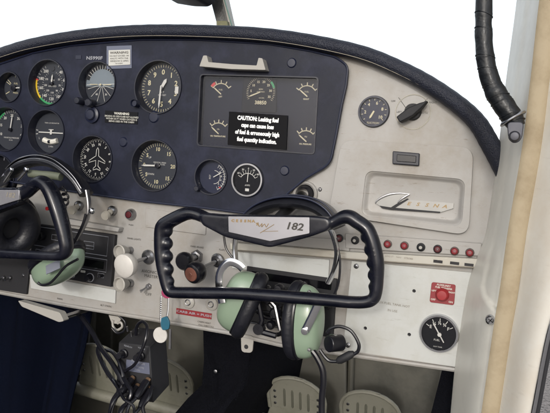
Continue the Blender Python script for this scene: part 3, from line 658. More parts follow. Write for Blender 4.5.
g = MB(); g.prism(rp_([(29.5, 274.5), (115.5, 290), (115, 303.6), (30.5, 288.5)], -.003), -.003, 0); loc(g.build('plate', wpaint, bevel=.0008), t)
t = thing('switch_panel', at(12, 284), 'black switch panel with two small toggles at the far lower left', 'switch panel')
g = MB(); g.prism(rp_([(-40, 248), (30, 259), (26.3, 294.5), (-44, 283)], -.005), -.005, 0); loc(g.build('plate', blackmt, bevel=.001), t)
for px in (4, 10.5):
    p = at(px, 277.5, -.006); g = MB(); g.lathe([(0, -.003), (.003, -.003), (.0035, 0)], 16, p); g.cyl(p, p+V((-.001, -.012, -.003)), .0012, .0018, 10); loc(g.build('toggle', steel), t)
screw(23, 275.5, -.005, t, .0028)
# ================================================================== KNOBS AND CONTROLS
def knob(name, label, A, B, ya, yb, r, rod, m, prof=None, collar=None, capm=None, group=None, cat='knob', rodm=None):
    """A: px where it leaves the panel, B: px of the knob face"""
    a = at(*A, ya); b = at(*B, yb); t = thing(name, a, label, cat, group)
    d = (b-a); L = d.length; d.normalize(); M = V((0, -1, 0)).rotation_difference(d).to_matrix()
    prof = prof or [(0, 0), (r*.85, -.001), (r, .0035), (r*.92, .013), (r*.55, .020), (r*.4, .024)]
    o = V((0, 0, 0)); tip = b-a
    # local profile: r, distance back from the face
    MB().lathe([(q[0], q[1]) for q in prof], 36, tip, M).build('knob_body', m, t)
    MB().cyl(o, tip-d*.015, rod, rod, 14).build('rod', rodm or steel, t)
    if collar: MB().lathe([(collar, .001), (collar, -.002), (collar*.8, -.005), (rod*1.3, -.006), (rod*1.3, -.003)], 6 if .0105 < collar < .0113 else 28, o, M).build('nut', steel, t)
    if capm: MB().lathe([(0, -.0014), (r*.62, -.0014), (r*.66, 0.0002)], 28, tip, M).lathe([(.0025, -.0022), (.0033, -.0016)], 16, tip, M).build('cap', capm, t)
    return t, tip, M
cupk = lambda r: [(0, .004), (r*.72, .003), (r*.85, -.001), (r, .0), (r*.95, .004), (r*.7, .012), (r*.5, .017), (r*.45, .02)]
r = rz(119, 252, 15, -.03)
t, tip, M = knob('cabin_heat_knob', 'small dished grey knob just above the large white knob', (131, 250), (119, 252), 0, -.028, r, .0032, greyk, cupk(r), .0055)
t, tip, M = knob('cabin_air_knob', 'small dished grey knob just below the large white knob', (131, 283), (119, 284.5), 0, -.028, r, .0038, greyk, cupk(r), .0062)
r = rz(123, 266, 25, -.075)
knob('fuel_primer_knob', 'large white round knob on a long chrome rod', (148.5, 257), (122.8, 266.5), 0, -.062, r, .0026, whitek, [(0, -.001), (r*.8, 0), (r*.97, .002), (r, .006), (r*.93, .014), (r*.6, .022), (r*.3, .026)], .0118)
r = rz(106, 215, 9, -.03)
knob('light_switch_knob', 'short pale knob on the ledge right of the left headset arm', (112.5, 210.5), (104.5, 216.5), -.002, -.024, r, .0045, beigelt, [(0, 0), (r*.9, 0), (r, .002), (r, .006), (r*.8, .008)], .0082, rodm=beigelt, group='pale pull knobs on the switch ledge')
knob('light_switch_knob', 'short pale knob on the ledge left of the left headset arm', (79, 205.5), (71, 211), -.002, -.024, r, .0045, beigelt, [(0, 0), (r*.9, 0), (r, .002), (r, .006), (r*.8, .008)], .0082, rodm=beigelt, group='pale pull knobs on the switch ledge')
r = rz(183, 262, 19, -.05)
knob('throttle_knob', 'plain black round knob behind the brown capped knob', (197, 256.5), (182, 262), 0, -.045, r, .0045, blackp, [(0, 0), (r*.8, .0005), (r*.98, .004), (r, .008), (r*.9, .013), (r*.5, .017)], .011)
r = rz(192, 274, 23, -.08)
knob('propeller_knob', 'black knob with a brown round cap in the left half of the control wheel', (218, 260.5), (191, 274.5), 0, -.06, r, .0034, blackp, [(0, 0), (r*.7, 0), (r*.9, .002), (r, .006), (r, .014), (r*.85, .019), (r*.4, .021)], .0115, capm=brown)
t = thing('cigar_lighter', at(131.5, 214.5), 'round chrome ringed button with a dark red centre', 'button')
r = rz(131, 215, 12); MB().lathe([(r, 0), (r*.95, -.004), (r*.7, -.009), (r*.6, -.009), (r*.55, -.004)], 28).build('ring', steel, t)
MB().lathe([(0, -.010), (r*.5, -.0095), (r*.6, -.007), (r*.6, -.003)], 24).build('button', redd, t)
t = thing('avionics_master_switch', at(149, 286.5), 'chrome toggle switch under the words avionics master', 'toggle switch')
MB().lathe([(0, -.003), (.0045, -.003), (.0055, -.001), (.0055, 0)], 6).lathe([(0, -.006), (.003, -.006), (.0035, -.003)], 16).build('nut', steel, t)
MB().tube([V((0, -.004, 0)), V((-.003, -.012, -.004)), V((-.005, -.016, -.006))], [.0014, .0018, .0026], 12).build('lever', chrome, t)
for i, (px, py, lab) in enumerate(((189, 302, 'left'), (212, 304, 'right'))):
    t = thing('recessed_vent_button', at(px, py), 'round pale button just under the control wheel bar, %s of the pair' % lab, 'button', 'pale round buttons under the control wheel')
    r = rz(px, py, 13); MB().lathe([(0, -.004), (r*.7, -.004), (r, -.002), (r, 0)], 28).build('button', greyk, t); MB().lathe([(r*.35, -.0046), (r*.42, -.005), (r*.5, -.0044)], 24).build('ring', steel, t)
# ================================================================== CENTRE RADIO behind headset
t = thing('centre_radio', at(285, 300, -.004), 'black radio set in the middle of the panel behind the hanging headset', 'radio')
g = MB(); g.prism(rp_([(247, 266), (337, 279), (333, 338), (243, 322)], -.005), -.006, 0); loc(g.build('face', blackmt, bevel=.001), t)
g = MB(); g.prism(rp_([(252, 271), (332, 282.5), (331, 290), (251, 278)], -.0065), -.0075, -.005); loc(g.build('display', MATS['display_black']), t); g = MB(); g.prism(rp_([(250, 312), (290, 318.5), (289, 327), (249, 320)], -.0065), -.0075, -.005); loc(g.build('display', mat('display_dark', '#0a0c14', .15, coat=.5)), t)
for px, py, h in ((262, 300, 11), (276, 303, 8), (290, 304, 11), (266, 289, 8), (282, 291, 6), (328, 305, 8)): g = MB(); p = at(px, py, -.006); r = rz(px, py, h); g.lathe([(0, -.014), (r*.75, -.0135), (r*.8, -.006), (r, -.005), (r, 0)], 22, p); loc(g.build('knob', blackp), t)
g = MB()
for px, py in ((256, 307), (272, 312), (283, 308), (296, 322)): p = at(px, py, -.0078); g.box(p, (.006, .0006, .0014))
outline(g, [(249, 309), (290, 315.5), (289, 329), (248, 322)], .0005, -.0076)
loc(g.build('markings', dimmark), t)
t = thing('bracket_tab', at(246.4, 346, 0), 'pale metal tab with a hole hanging under the panel edge', 'bracket')
g = MB(); c0 = at(246.5, 346, -.002); q = rpoly([at(241, 334, -.002), at(254, 336, -.002), at(252.5, 353, -.002), at(241.5, 352, -.002)], .006, 6); g.prism(q, -.003, -.0005); g.build('x', greyk) if False else loc(g.build('tab', greyk, bevel=.0005), t)
g = MB(); g.lathe([(0, -.0034), (.0032, -.0034), (.0034, -.003)], 20, (c0.x, 0, c0.z-.001)); loc(g.build('hole', blackmt), t)
# ================================================================== CONTROL WHEELS
YY = -.13
def wheel(name, label, yy, arm_l, arm_r, grip, shaft_from, shaft_to, plateq, txt, hubq):
    c = at(270, 230, yy) if name == 'control_wheel' and not arm_l is None else at(-20, 200, yy)
    return None
def sweep(mb, L, yy, flat=(1.15, 1), k=6, ripple=None, closed=False):
    """L: (px,py,widthpx)"""
    P = [at(a, b, yy) for a, b, w in L]; Rr = [V((rz(a, b, w, yy), 0, 0)) for a, b, w in L]
    S = spline(P, k, closed); RS = [max(.001, v.x) for v in spline(Rr, k, closed)]
    if ripple:
        i0, i1, cnt, amp, side = ripple
        for i in range(i0*k, i1*k+1):
            u = (i-i0*k)/((i1-i0)*k); d = amp*(math.sin(PI*cnt*u)**2)
            RS[i] -= d/2; S[i] = S[i]+V((-side*d/2, 0, 0))
    mb.tube(S, RS, 20, flat=flat, closed=closed, up=(0, 1, 0))
cw = thing('control_wheel', at(270, 229, YY), 'glossy black control wheel with silver 182 plate, whole in the centre', 'control wheel', 'aeroplane control wheels')
g = MB()
sweep(g, [(232, 225, 15), (222, 223.5, 13), (213, 221.5, 12), (203.5, 216.8, 12.5), (195, 213.6, 13), (188.5, 213.2, 13.5), (180, 216, 14), (167.5, 222.6, 14.5), (163, 226.2, 14.5), (161.6, 232, 14.5), (161.4, 248, 14.3), (162.6, 262, 13.8), (165, 276, 12.8), (168, 288, 12), (171, 291.8, 11.8), (178, 292.6, 11.6), (200, 292.9, 12), (235, 293.4, 12.3), (270, 295.6, 13), (320, 299.5, 13), (352, 302.2, 12.6), (367, 301.8, 12.6), (373.5, 298.5, 12.6), (376, 292, 12.8), (377.3, 280, 13), (377, 263, 14.6), (373.5, 245, 15), (368.5, 231.5, 15), (364.5, 226.6, 15), (357, 221.5, 15), (350.5, 217.3, 15), (344.5, 217, 14.5), (336, 220.8, 12.8), (326, 225, 12.6), (306, 227, 15)], YY, k=8)
# scalloped finger grips on both sides
for side, L in ((1, [(167, 231, 14.5, 12.5), (166.8, 243.5, 15.2, 13), (167, 256.5, 15.2, 13), (168, 269.5, 14.2, 13), (169.8, 281.5, 11.5, 11)]), (-1, [(365.8, 237, 13.2, 12.5), (369.4, 249.5, 13.4, 13), (371.6, 262.5, 13, 13), (372.6, 275, 12.4, 12.5), (372.6, 286.5, 10.5, 11)])):
    for a, b, w, h_ in L:
        p = at(a, b, YY); hx = rz(a, b, w, YY)*.85; hz = rz(a, b, h_, YY)
        g.lathe([(hx*math.cos(v), hz*math.sin(v)) for v in [PI*k/12-PI/2 for k in range(13)]], 20, p, Matrix.Rotation(PI/2, 3, 'X'))
g.prism(rpoly([at(a, b, YY) for a, b in ((204, 212.8), (224, 214.6), (268, 215), (318, 216), (332, 217.6), (332, 229), (312, 236.5), (272.5, 247), (228, 236.5), (204, 223.8))], .006), YY-.0112, YY+.012)
def cast(o, vox=.0014, it=5):
    m1 = o.modifiers.new('r', 'REMESH'); m1.mode = 'VOXEL'; m1.voxel_size = vox; m1.use_smooth_shade = True
    m2 = o.modifiers.new('s', 'SMOOTH'); m2.factor = .5; m2.iterations = it
loc(g.build('rim', yokem), cw); cast(bpy.data.objects['rim'], it=9)
g = MB(); g.prism(rpoly([at(a, b, YY-.012) for a, b in ((228.6, 216.3), (309.8, 217.2), (309.8, 233.4), (270.5, 241.2), (229, 232))], .0015), YY-.0135, YY-.0115); loc(g.build('name_plate', silver, bevel=.0004), cw)
yq = YY-.0139
g = MB(); 
p = at(294, 226.7, yq); g.text('182', .0085, p.x, p.z, yq, xs=1.25, shear=.2, bold=.0003); loc(g.build('model_number', darkink), cw)
g = MB()
for i, ch in enumerate('CESSNA'): p = at(232.8+4.1*i, 220.8+.1*i, yq); g.text(ch, .0031, p.x, p.z, yq, xs=1.3, bold=.0003)
loc(g.build('maker_lettering', goldm), cw)
g = MB(); g.tube(spline([at(a, b, yq) for a, b in ((256.5, 225.5), (258, 222.5), (259, 226.5), (262, 223.5), (261.5, 227), (264.5, 224), (266, 227), (268.5, 223.5))], 4), .00045, 5)
g.tube([at(a, b, yq) for a, b in ((274, 224.5), (260, 233))], .0004, 5); g.tube([at(a, b, yq) for a, b in ((262, 231.5), (278, 231))], .0003, 5)
g.tube([at(a, b, yq) for a, b in ((256, 223), (258.5, 225.5))], .0007, 5)
loc(g.build('script_emblem', goldm), cw)
# column and its collar in the panel
g = MB(); a0 = at(305.8, 194, .02); b0 = at(274, 226, YY+.012); g.cyl(a0, b0, .0098, .0098, 28); loc(g.build('column', steel), cw)
t = thing('column_collar', at(305.5, 194), 'beige ringed collar with dark boot round the control column', 'collar')
r = rz(305, 194, 26); MB().lathe([(r, 0), (r*.98, -.004), (r*.86, -.006), (r*.74, -.004), (r*.7, .0)], 40).build('ring', beige, t)
MB().lathe([(r*.72, -.001), (r*.66, -.006), (r*.5, -.011), (r*.44, -.014)], 32).build('boot', blackp, t)
screw(320, 189.5, 0, t, .003)
# left control wheel (partly in frame)
cl2 = thing('control_wheel', at(-20, 197, YY), 'glossy black control wheel cut off by the left photo edge', 'control wheel', 'aeroplane control wheels')
g = MB()
sweep(g, [(-14, 197, 15), (8, 196, 15), (24, 193, 14), (36, 184, 13), (43, 182.5, 14), (50, 190, 15), (56, 204, 15.5), (61, 220, 15), (65, 236, 14), (66.5, 249, 13), (62, 255.5, 10), (48, 256, 9.5), (20, 254.5, 9.5), (-30, 252, 9.5), (-80, 248, 10), (-100, 240, 13), (-104, 215, 14), (-96, 192, 15), (-84, 183, 14), (-70, 190, 14), (-50, 196, 15)], YY, k=8)
g.prism(rpoly([at(a, b, YY) for a, b in ((-58, 188), (22, 187.5), (24, 203), (-14, 217), (-56, 205))], .004), YY-.010, YY+.012); o = loc(g.build('rim', yokem), cl2); cast(o, it=7)
g = MB(); g.prism([at(a, b, YY-.011) for a, b in ((-50, 190), (20.5, 190), (20.5, 199.5), (-14, 210), (-50, 201))], YY-.0135, YY-.0098); loc(g.build('name_plate', silver, bevel=.0004), cl2)
g = MB(); p = at(10, 195.2, YY-.0138); g.text('182', .0068, p.x, p.z, YY-.0138, xs=1.25, shear=.2, bold=.0002); loc(g.build('model_number', fadeink), cl2)
g = MB(); a0 = at(10, 178, .02); b0 = at(-20, 197, YY+.012); g.cyl(a0, b0, .0098, .0098, 28); loc(g.build('column', steel), cl2)
# ================================================================== HEADSETS
def cup(root, c, Lx, Nx, a, b, t, pad=.018, e=.7, label=None, pk=.84):
    L = V(Lx).normalized(); N = V(Nx); N = (N-L*N.dot(L)).normalized(); W = L.cross(N)
    g = MB(); g.dome(c, L, W, N, a, b, t, e=e); o = loc(g.build('ear_cup', green, sharp=60), root)
    g = MB(); ring = [V(c)-N*(pad*.55)+L*(a*pk*math.cos(w))+W*(b*pk*math.sin(w)) for w in [2*PI*i/40 for i in range(40)]]
    g.tube(ring, pad*.62, 12, closed=True); loc(g.build('ear_pad', earpad), root)
    g = MB(); ring = [V(c)-N*.001+L*(a*1.0*math.cos(w))+W*(b*1.0*math.sin(w)) for w in [2*PI*i/40 for i in range(40)]]
    g.tube(ring, .0028, 8, closed=True); loc(g.build('cup_rim', blackp), root)
    g = MB(); vs = [V(c)-N*(pad*.25)+L*(a*.8*math.cos(w))+W*(b*.8*math.sin(w)) for w in [2*PI*i/32 for i in range(32)]]; g._add(vs, [tuple(range(32))]); loc(g.build('foam_liner', blackmt), root)
    return L, N, W
HY = -.085
hs = thing('headset', at(285, 300, HY), 'aviation headset with green ear cups hanging behind the centre control wheel', 'headset', 'aviation headsets hung on the control wheels')
cR = at(305, 321, HY); aR = rz(312, 320, 76, HY)/1.0
cup(hs, at(301.5, 321, HY+.01), (-.02, 0, 1), (.93, -.18, 0), aR, .0235, .0295, pad=.0145, e=.62, pk=.9)
cL = at(244, 303, HY); d = at(253, 268, HY)-at(224, 332, HY)
cup(hs, at(243.5, 303, HY+.01), (d.x, 0, d.z), (-.86, -.3, .42), aR*.9, .0245, .031, pad=.0165, e=.62, pk=.9)
bandpx = [(236, 232), (240, 218), (249, 208), (263, 201), (280, 197.5), (297, 198), (312, 202), (324, 210), (332, 221), (336, 232)]
B = spline([at(a, b, HY-.005)+V((0, .028, 0)) for a, b in bandpx], 6)
g = MB(); g.tube([p+V((0, 0, -.008)) for p in B[5:-5]], .0085, 14, flat=(3.4, .95), up=(0, 1, 0)); loc(g.build('head_pad', earpad), hs)
g = MB(); g.tube(B[4:-3], .0024, 10, flat=(9, 1), up=(0, 1, 0)); loc(g.build('headband_spring', blackp), hs)
g = MB(); g.tube([p+V((0, -.022, .0006)) for p in B[4:-3]], .0014, 8); loc(g.build('band_edge', navyrim), hs)
g = MB(); g.tube([p+V((0, -.008, .0026)) for p in B[4:-3]], .0012, 8); loc(g.build('band_ridge', navyrim), hs)
g = MB(); g.tube(spline([at(a, b, HY-.0) for a, b in ((329, 226), (334, 238), (337, 253), (334, 270), (328, 283))], 6), .0048, 10, flat=(1.5, .7), up=(0, 1, 0)); loc(g.build('slider_arm', chrome), hs)
g = MB(); g.tube(spline([at(a, b, HY) for a, b in ((237, 232), (235, 247), (236, 262))], 6), .0042, 10, flat=(1.5, .7), up=(0, 1, 0)); loc(g.build('slider_arm', chrome), hs)
g = MB(); g.tube(spline([at(a, b, HY-.02) for a, b in ((222, 303), (219.5, 290), (219, 276), (223, 267), (230, 262), (238, 264.5), (243, 269))], 6), .0045, 10, flat=(.35, 1.2)); loc(g.build('stirrup', chrome), hs)
g = MB(); g.tube([at(a, b, HY-.0165) for a, b in ((318.5, 303), (312, 317), (305, 331))], .0052, 8, flat=(.25, 1), up=(0, 1, 0)); g.lathe([(0, -.004), (.0045, -.003), (.0045, .002)], 16, at(305, 331, HY-.018)); loc(g.build('stirrup', chrome), hs)
g = MB(); g.tube(spline([at(a, b, HY+.0) for a, b in ((224, 236), (226, 248), (232, 257), (238, 262))], 5), .0016, 8); loc(g.build('crossover_wire', blackp), hs)
g = MB(); g.tube(spline([at(a, b, HY) for a, b in ((336, 238), (340, 262), (338, 285), (331, 300))], 5), .0016, 8); loc(g.build('crossover_wire', blackp), hs)
# microphone, boom, lead
g = MB(); m0 = at(333, 343, HY-.01); g.cyl(m0+V((-.004, -.008, 0)), m0+V((.009, .008, .0)), .0105, .0105, 24); loc(g.build('microphone', blackp, bevel=.001), hs)
g = MB(); 
g.lathe([(.0107, -.001), (.0111, -.001), (.0111, .003), (.0107, .003)], 28, m0, Matrix.Rotation(-.7, 3, 'Z')); loc(g.build('microphone_band', chrome), hs)
g = MB(); g.tube(spline([at(a, b, HY-.012) for a, b in ((327, 333), (331, 328.5), (340, 326.5), (351, 331), (358.5, 343), (358, 351), (352.5, 355))], 8), .0022, 8); loc(g.build('microphone_lead', blackp), hs)
g = MB(); g.tube(spline([at(a, b, HY-.012) for a, b in ((338, 361.5), (330, 361), (325, 357), (320, 350))], 8), .0022, 8); loc(g.build('microphone_lead', blackp), hs)
g = MB(); g.tube([at(a, b, HY-.012) for a, b in ((354, 353), (350.5, 354.6), (340, 360), (337, 361.7))], [.003, .0052, .0052, .003], 14); loc(g.build('inline_plug', blackmt), hs)
g = MB(); g.tube(spline([at(a, b, HY) for a, b in ((311, 349), (317, 357), (322.5, 369), (323.5, 382), (322, 398), (322, 420), (324, 450))], 8), .0042, 10); loc(g.build('main_lead', blackp), hs)
for px, py in ((309, 292), (309, 350)): g = MB(); g.lathe([(0, -.0015), (.002, -.0012), (.0026, .001)], 12, at(px, py, HY-.0165)); loc(g.build('cup_screw', steel), hs)
# boom bits between the cups
g = MB(); g.tube(spline([at(a, b, HY+.02) for a, b in ((262, 283), (270, 291), (281, 290), (284, 300), (275, 309), (268, 303))], 6), .0022, 8); loc(g.build('cross_lead', blackp), hs)
for px, py, r_ in ((268, 300, .006), (276, 313, .0085), (271, 325, .006), (285, 300, .006), (279, 289, .007), (267, 289, .005)): g = MB(); g.lathe([(0, -.007), (r_*.7, -.0065), (r_, -.003), (r_, .004)], 18, at(px, py, HY+.02)); loc(g.build('pivot_knob', blackp), hs)
g = MB(); g.tube(spline([at(a, b, HY+.03) for a, b in ((258, 312), (268, 318), (280, 318), (286, 324), (280, 334), (268, 334))], 6), .003, 8); loc(g.build('boom_arm', blackp), hs)
g = MB(); g.prism(rpoly([at(a, b, HY+.04) for a, b in ((262, 296), (284, 297), (284, 312), (262, 310))], .003), HY+.03, HY+.05); loc(g.build('clamp_block', blackmt, bevel=.002), hs)
g = MB(); g.tube([at(a, b, HY+.015) for a, b in ((264, 294), (275, 306), (280, 330))], .003, 8); loc(g.build('pivot_rod', steel), hs)
g = MB(); g.tube([at(a, b, HY+.0) for a, b in ((258, 300), (262, 320), (258, 332))], .0035, 8); g.tube([at(a, b, HY) for a, b in ((258, 331), (276, 336))], .004, 8)
g.lathe([(0, -.004), (.0075, -.004), (.0075, .006)], 18, at(259, 329, HY)); loc(g.build('microphone_boom', blackp), hs)
# left headset
hl = thing('headset', at(45, 240, HY), 'aviation headset with green ear cups hanging on the left control wheel', 'headset', 'aviation headsets hung on the control wheels')
g = MB(); B = spline([at(a, b, HY+.01) for a, b in ((2, 187), (9, 175.5), (17, 166.5), (28, 160.5), (43, 158.5), (57, 162), (69, 170), (79, 180), (86.5, 191.5))], 6)
g.tube([p+V((.0, 0, -.004)) for p in B[8:]], .0085, 12, flat=(1.8, .9), up=(0, 1, 0)); loc(g.build('head_pad', earpad), hl)
g = MB(); g.tube([p+V((0, -.004, .0055)) for p in B[8:]], .0011, 6, flat=(6, 1), up=(0, 1, 0)); loc(g.build('headband_spring', blackp), hl)
g = MB(); g.tube([p+V((0, -.0128, .0045)) for p in B[8:]], .0009, 6); loc(g.build('band_edge', steel), hl); g = MB(); g.tube([p+V((0, -.0135, -.0005)) for p in B[8:]], .0007, 6); loc(g.build('band_edge', steel), hl)
g = MB(); g.tube(spline([at(a, b, HY) for a, b in ((30, 173.5), (40, 174.5), (52, 175.5), (61, 177))], 4), [.006]*13, 12); loc(g.build('crown_pad', mat('olive_pad', '#5b6052', .6)), hl)
g = MB(); g.tube(spline([at(a, b, HY) for a, b in ((87, 190), (89, 203), (88.5, 214), (84, 226), (76, 240))], 5), .0032, 10, flat=(1.4, .8), up=(0, 1, 0)); loc(g.build('slider_arm', steel), hl)
for q0, q1 in (((12, 170), (4, 182)), ((26, 171), (18, 180))): g = MB(); g.tube([at(*q0, HY-.01), at(*q1, HY-.01)], .0022, 8); loc(g.build('pivot_rod', steel), hl)
for px, py, r_ in ((92, 211, .0048), (11.5, 169.5, .004), (26.5, 169.5, .0045)): g = MB(); g.lathe([(0, -r_), (r_*.7, -r_*.7), (r_, 0), (r_*.7, r_*.7), (0, r_)], 16, at(px, py, HY-.012)); loc(g.build('ball_joint', chrome), hl)
# side lead crimped along the arm
g = MB(); pts = []
for i in range(60): u = i/59; pts.append(at(60+6*math.sin(u*3.1)+2.6*math.cos(u*30), 186+26*u+2.0*math.sin(u*30), HY+.03))
g.tube(pts, .0017, 6); loc(g.build('coiled_lead', blackp), hl); g = MB(); g.tube(spline([at(a, b, HY-.008) for a, b in ((86, 214), (83, 224), (77, 237), (73, 244))], 5), .0021, 8); loc(g.build('cup_lead', blackp), hl)
g = MB(); g.lathe([(0, -.004), (.003, -.004), (.003, .004)], 12, at(48.5, 208.5, HY+.02)); loc(g.build('red_tip', redp), hl)
d = at(86, 250, HY)-at(31, 281, HY)
Lc, Nc, Wc = cup(hl, at(57.5, 261.5, HY+.012), (d.x, 0, d.z), (.45, -.30, -.84), rz(60, 265, 66, HY), .026, .031, pad=.016, e=.6)
g = MB(); p = at(53, 267, HY-.0225); g.box(p, (.027, .0012, .014), Matrix.Rotation(rad_(-27), 3, 'Y') @ Matrix.Rotation(rad_(-22), 3, 'X')); loc(g.build('cup_label', mat('silver_label', '#8f93a0', .35, .4)), hl)
g = MB(); g.tube(spline([at(a, b, HY-.024) for a, b in ((78, 259), (66, 266), (58, 275), (50, 283), (42, 285), (38, 282.5))], 5), .0019, 8); loc(g.build('cup_wire', blackp), hl)
cup(hl, at(9, 225.5, HY+.012), (.25, 0, 1), (-.75, .45, .35), rz(17, 230, 64, HY), .043, .04, pad=.026, pk=.66)
# ================================================================== KEYS
ks = thing('key_ring', at(163, 295, -.02), 'teal key and white round tag hanging on bead chains', 'keys')
g = MB()
for L in (((161, 297), (160.5, 318), (161.5, 328)), ((168.5, 299), (167.8, 312), (165.5, 322))):
    S = spline([at(a, b, -.045) for a, b in L], 12)
    for p in S: g.lathe([(0, -.0015), (.0016, 0), (0, .0015)], 8, p)
    g.tube(S, .0004, 5)
loc(g.build('bead_chain', steel), ks)
g = MB(); c = at(160.3, 335, -.045); g.lathe([(0, -.0012), (.0115, -.0012), (.012, 0), (.0115, .0012), (0, .0012)], 32, c); loc(g.build('round_tag', whitek), ks)
g = MB(); q = rpoly([at(a, b, -.047) for a, b in ((162.3, 317.5), (168, 315.8), (170.8, 322), (169.8, 329), (163.5, 330), (161.5, 324))], .003); g.prism(q, -.0505, -.0475); loc(g.build('key_head', teal, bevel=.0006), ks)
g = MB(); g.prism([at(a, b, -.046) for a, b in ((169.5, 329), (171.3, 329), (171, 349), (168.8, 349))], -.047, -.0452); loc(g.build('key_blade', steel), ks)
g = MB(); c = at(167.5, 292.5, -.045); g.lathe([(0, -.0014), (.0086, -.0014), (.009, 0), (0, .001)], 28, c, Matrix.Rotation(.5, 3, 'Z')); loc(g.build('pink_tag', pink), ks)
g = MB(); g.tube([at(163, 296, -.045), at(165, 289, -.02), at(166, 286, 0)], .0012, 6); loc(g.build('ignition_key', steel), ks)
# ================================================================== BELOW THE PANEL
t = thing('brake_handle', at(45, 312, -.03), 'long pale grey wedge handle under the left end of the panel', 'handle')
g = MB(); q = [at(a, b, -.05) for a, b in ((20, 300), (62, 312), (66, 320.5), (61, 321.5), (24, 306))]; g.prism(rpoly(q, .003), -.055, -.042); loc(g.build('grip', greyk, bevel=.003, seg=3), t)
g = MB(); g.tube([at(64, 317, -.04), at(80, 312, .0), at(92, 308, .05)], .004, 10); loc(g.build('rod', steel), t)
# navy side cloth (left foreground)
g = MB(); vs = []; NX, NZ = 40, 24
for j in range(NZ+1):
    for i in range(NX+1):
        u, v = i/NX, j/NZ
        xr = 91-48*v+2*math.sin(v*9)
        p = at(-90+(xr+90)*u, 272+34*u+(230)*v, .10)
        vs.append(p+V((0, .016*math.sin(u*17+v*2.2)+.01*math.sin(u*37-v*3)+.03*u, 0)))
g._add(vs, [(j*(NX+1)+i, j*(NX+1)+i+1, (j+1)*(NX+1)+i+1, (j+1)*(NX+1)+i) for j in range(NZ) for i in range(NX)])
o = g.build('side_curtain', cloth); tag(o, 'dark navy cloth hanging under the left end of the panel', 'cloth')
o.modifiers.new('s', 'SOLIDIFY').thickness = .003
# centre tunnel
ct = thing('centre_tunnel', at(245, 413, .05), 'dark navy carpeted tunnel running down between the pedals', 'tunnel')
g = MB(); vs = []
prof = [(203, 325, .06), (204, 360, .06), (202, 385, .06), (188, 398, .05), (165, 425, .03), (150, 520, .0)]
prof2 = [(297, 335, .26), (297, 360, .26), (292, 385, .26), (275, 405, .25), (262, 430, .22), (250, 520, .2)]
NX = 14
for (a, b, y), (c_, d_, y2) in zip(prof, prof2):
    A = at(a, b, y); B = at(c_, d_, y2)
    vs.append(A+V((0, .45, 0)))
    for i in range(NX+1):
        u = i/NX; p = at(a+(c_-a)*u, b+(d_-b)*u, y+(y2-y)*max(0, (u-.45)/.55)**1.5+.004*math.sin(u*23)); vs.append(p)
    vs.append(B+V((0, .45, 0)))
w = NX+3
g._add(vs, [(j*w+i, j*w+i+1, (j+1)*w+i+1, (j+1)*w+i) for j in range(len(prof)-1) for i in range(w-1)]); loc(g.build('carpet_cover', carpet), ct)
g = MB(); p = at(215.5, 371.5, .045); g.lathe([(0, -.002), (.003, -.001), (.003, .002)], 14, p); loc(g.build('snap_stud', steel), ct)
for L in ([(206, 352), (212, 374), (214, 398)], [(236, 400), (242, 380), (246, 352)]): g = MB(); g.tube(spline([at(a, b, .034) for a, b in L], 6), .0012, 6); loc(g.build('seam', carpet), ct)
# firewall stiffeners + heater box right
t = thing('firewall_duct', at(380, 390, .3), 'olive painted sheet with a vertical seam behind the right rudder pedals', 'duct')
g = MB(); g.prism([at(a, b, .3) for a, b in ((297, 338), (346, 345), (346, 450), (297, 450))], .3, .34); loc(g.build('sheet', olive, bevel=.004), t); g = MB(); g.prism([at(a, b, .32) for a, b in ((347, 340), (444, 360), (430, 450), (347, 450))], .32, .36); loc(g.build('sheet', olive, bevel=.004), t)
g = MB(); g.tube([at(352, 340, .31), at(349, 430, .31)], .006, 8); loc(g.build('seam', olive), t)
t = thing('side_carpet', at(448, 395, .1), 'dark navy carpet strip low beside the door post', 'carpet')
g = MB(); g.prism([at(a, b, .1) for a, b in ((444, 362), (520, 372), (520, 480), (420, 480), (431, 413))], .1, .14); loc(g.build('panel', carpet), t)
t = thing('firewall_duct', at(120, 340, .3), 'olive painted sheet behind the left rudder pedals and intercom', 'duct')
g = MB(); g.prism([at(a, b, .3) for a, b in ((78, 300), (112, 306), (112, 450), (60, 450))], .3, .34); loc(g.build('sheet', olive, bevel=.004), t); g = MB(); g.prism([at(a, b, .32) for a, b in ((113, 300), (210, 325), (200, 450), (113, 450))], .32, .36); loc(g.build('sheet', olive, bevel=.004), t)
g = MB(); g.tube([at(94, 300, .29), at(91, 360, .29)], .008, 8); loc(g.build('stiffener', olive), t)
t = thing('cable_hook', at(118, 322, .0), 'pale curled metal hook under the panel left of the intercom', 'hook')
g = MB(); g.prism([at(a, b, .01) for a, b in ((109, 315), (122, 317), (119, 324), (112, 323))], .009, .012)
g.tube(spline([at(a, b, .008) for a, b in ((113, 320), (113, 326), (117, 330), (122, 327), (121, 322.5), (117.5, 323.5))], 6), .002, 8); loc(g.build('hook', greyk), t)
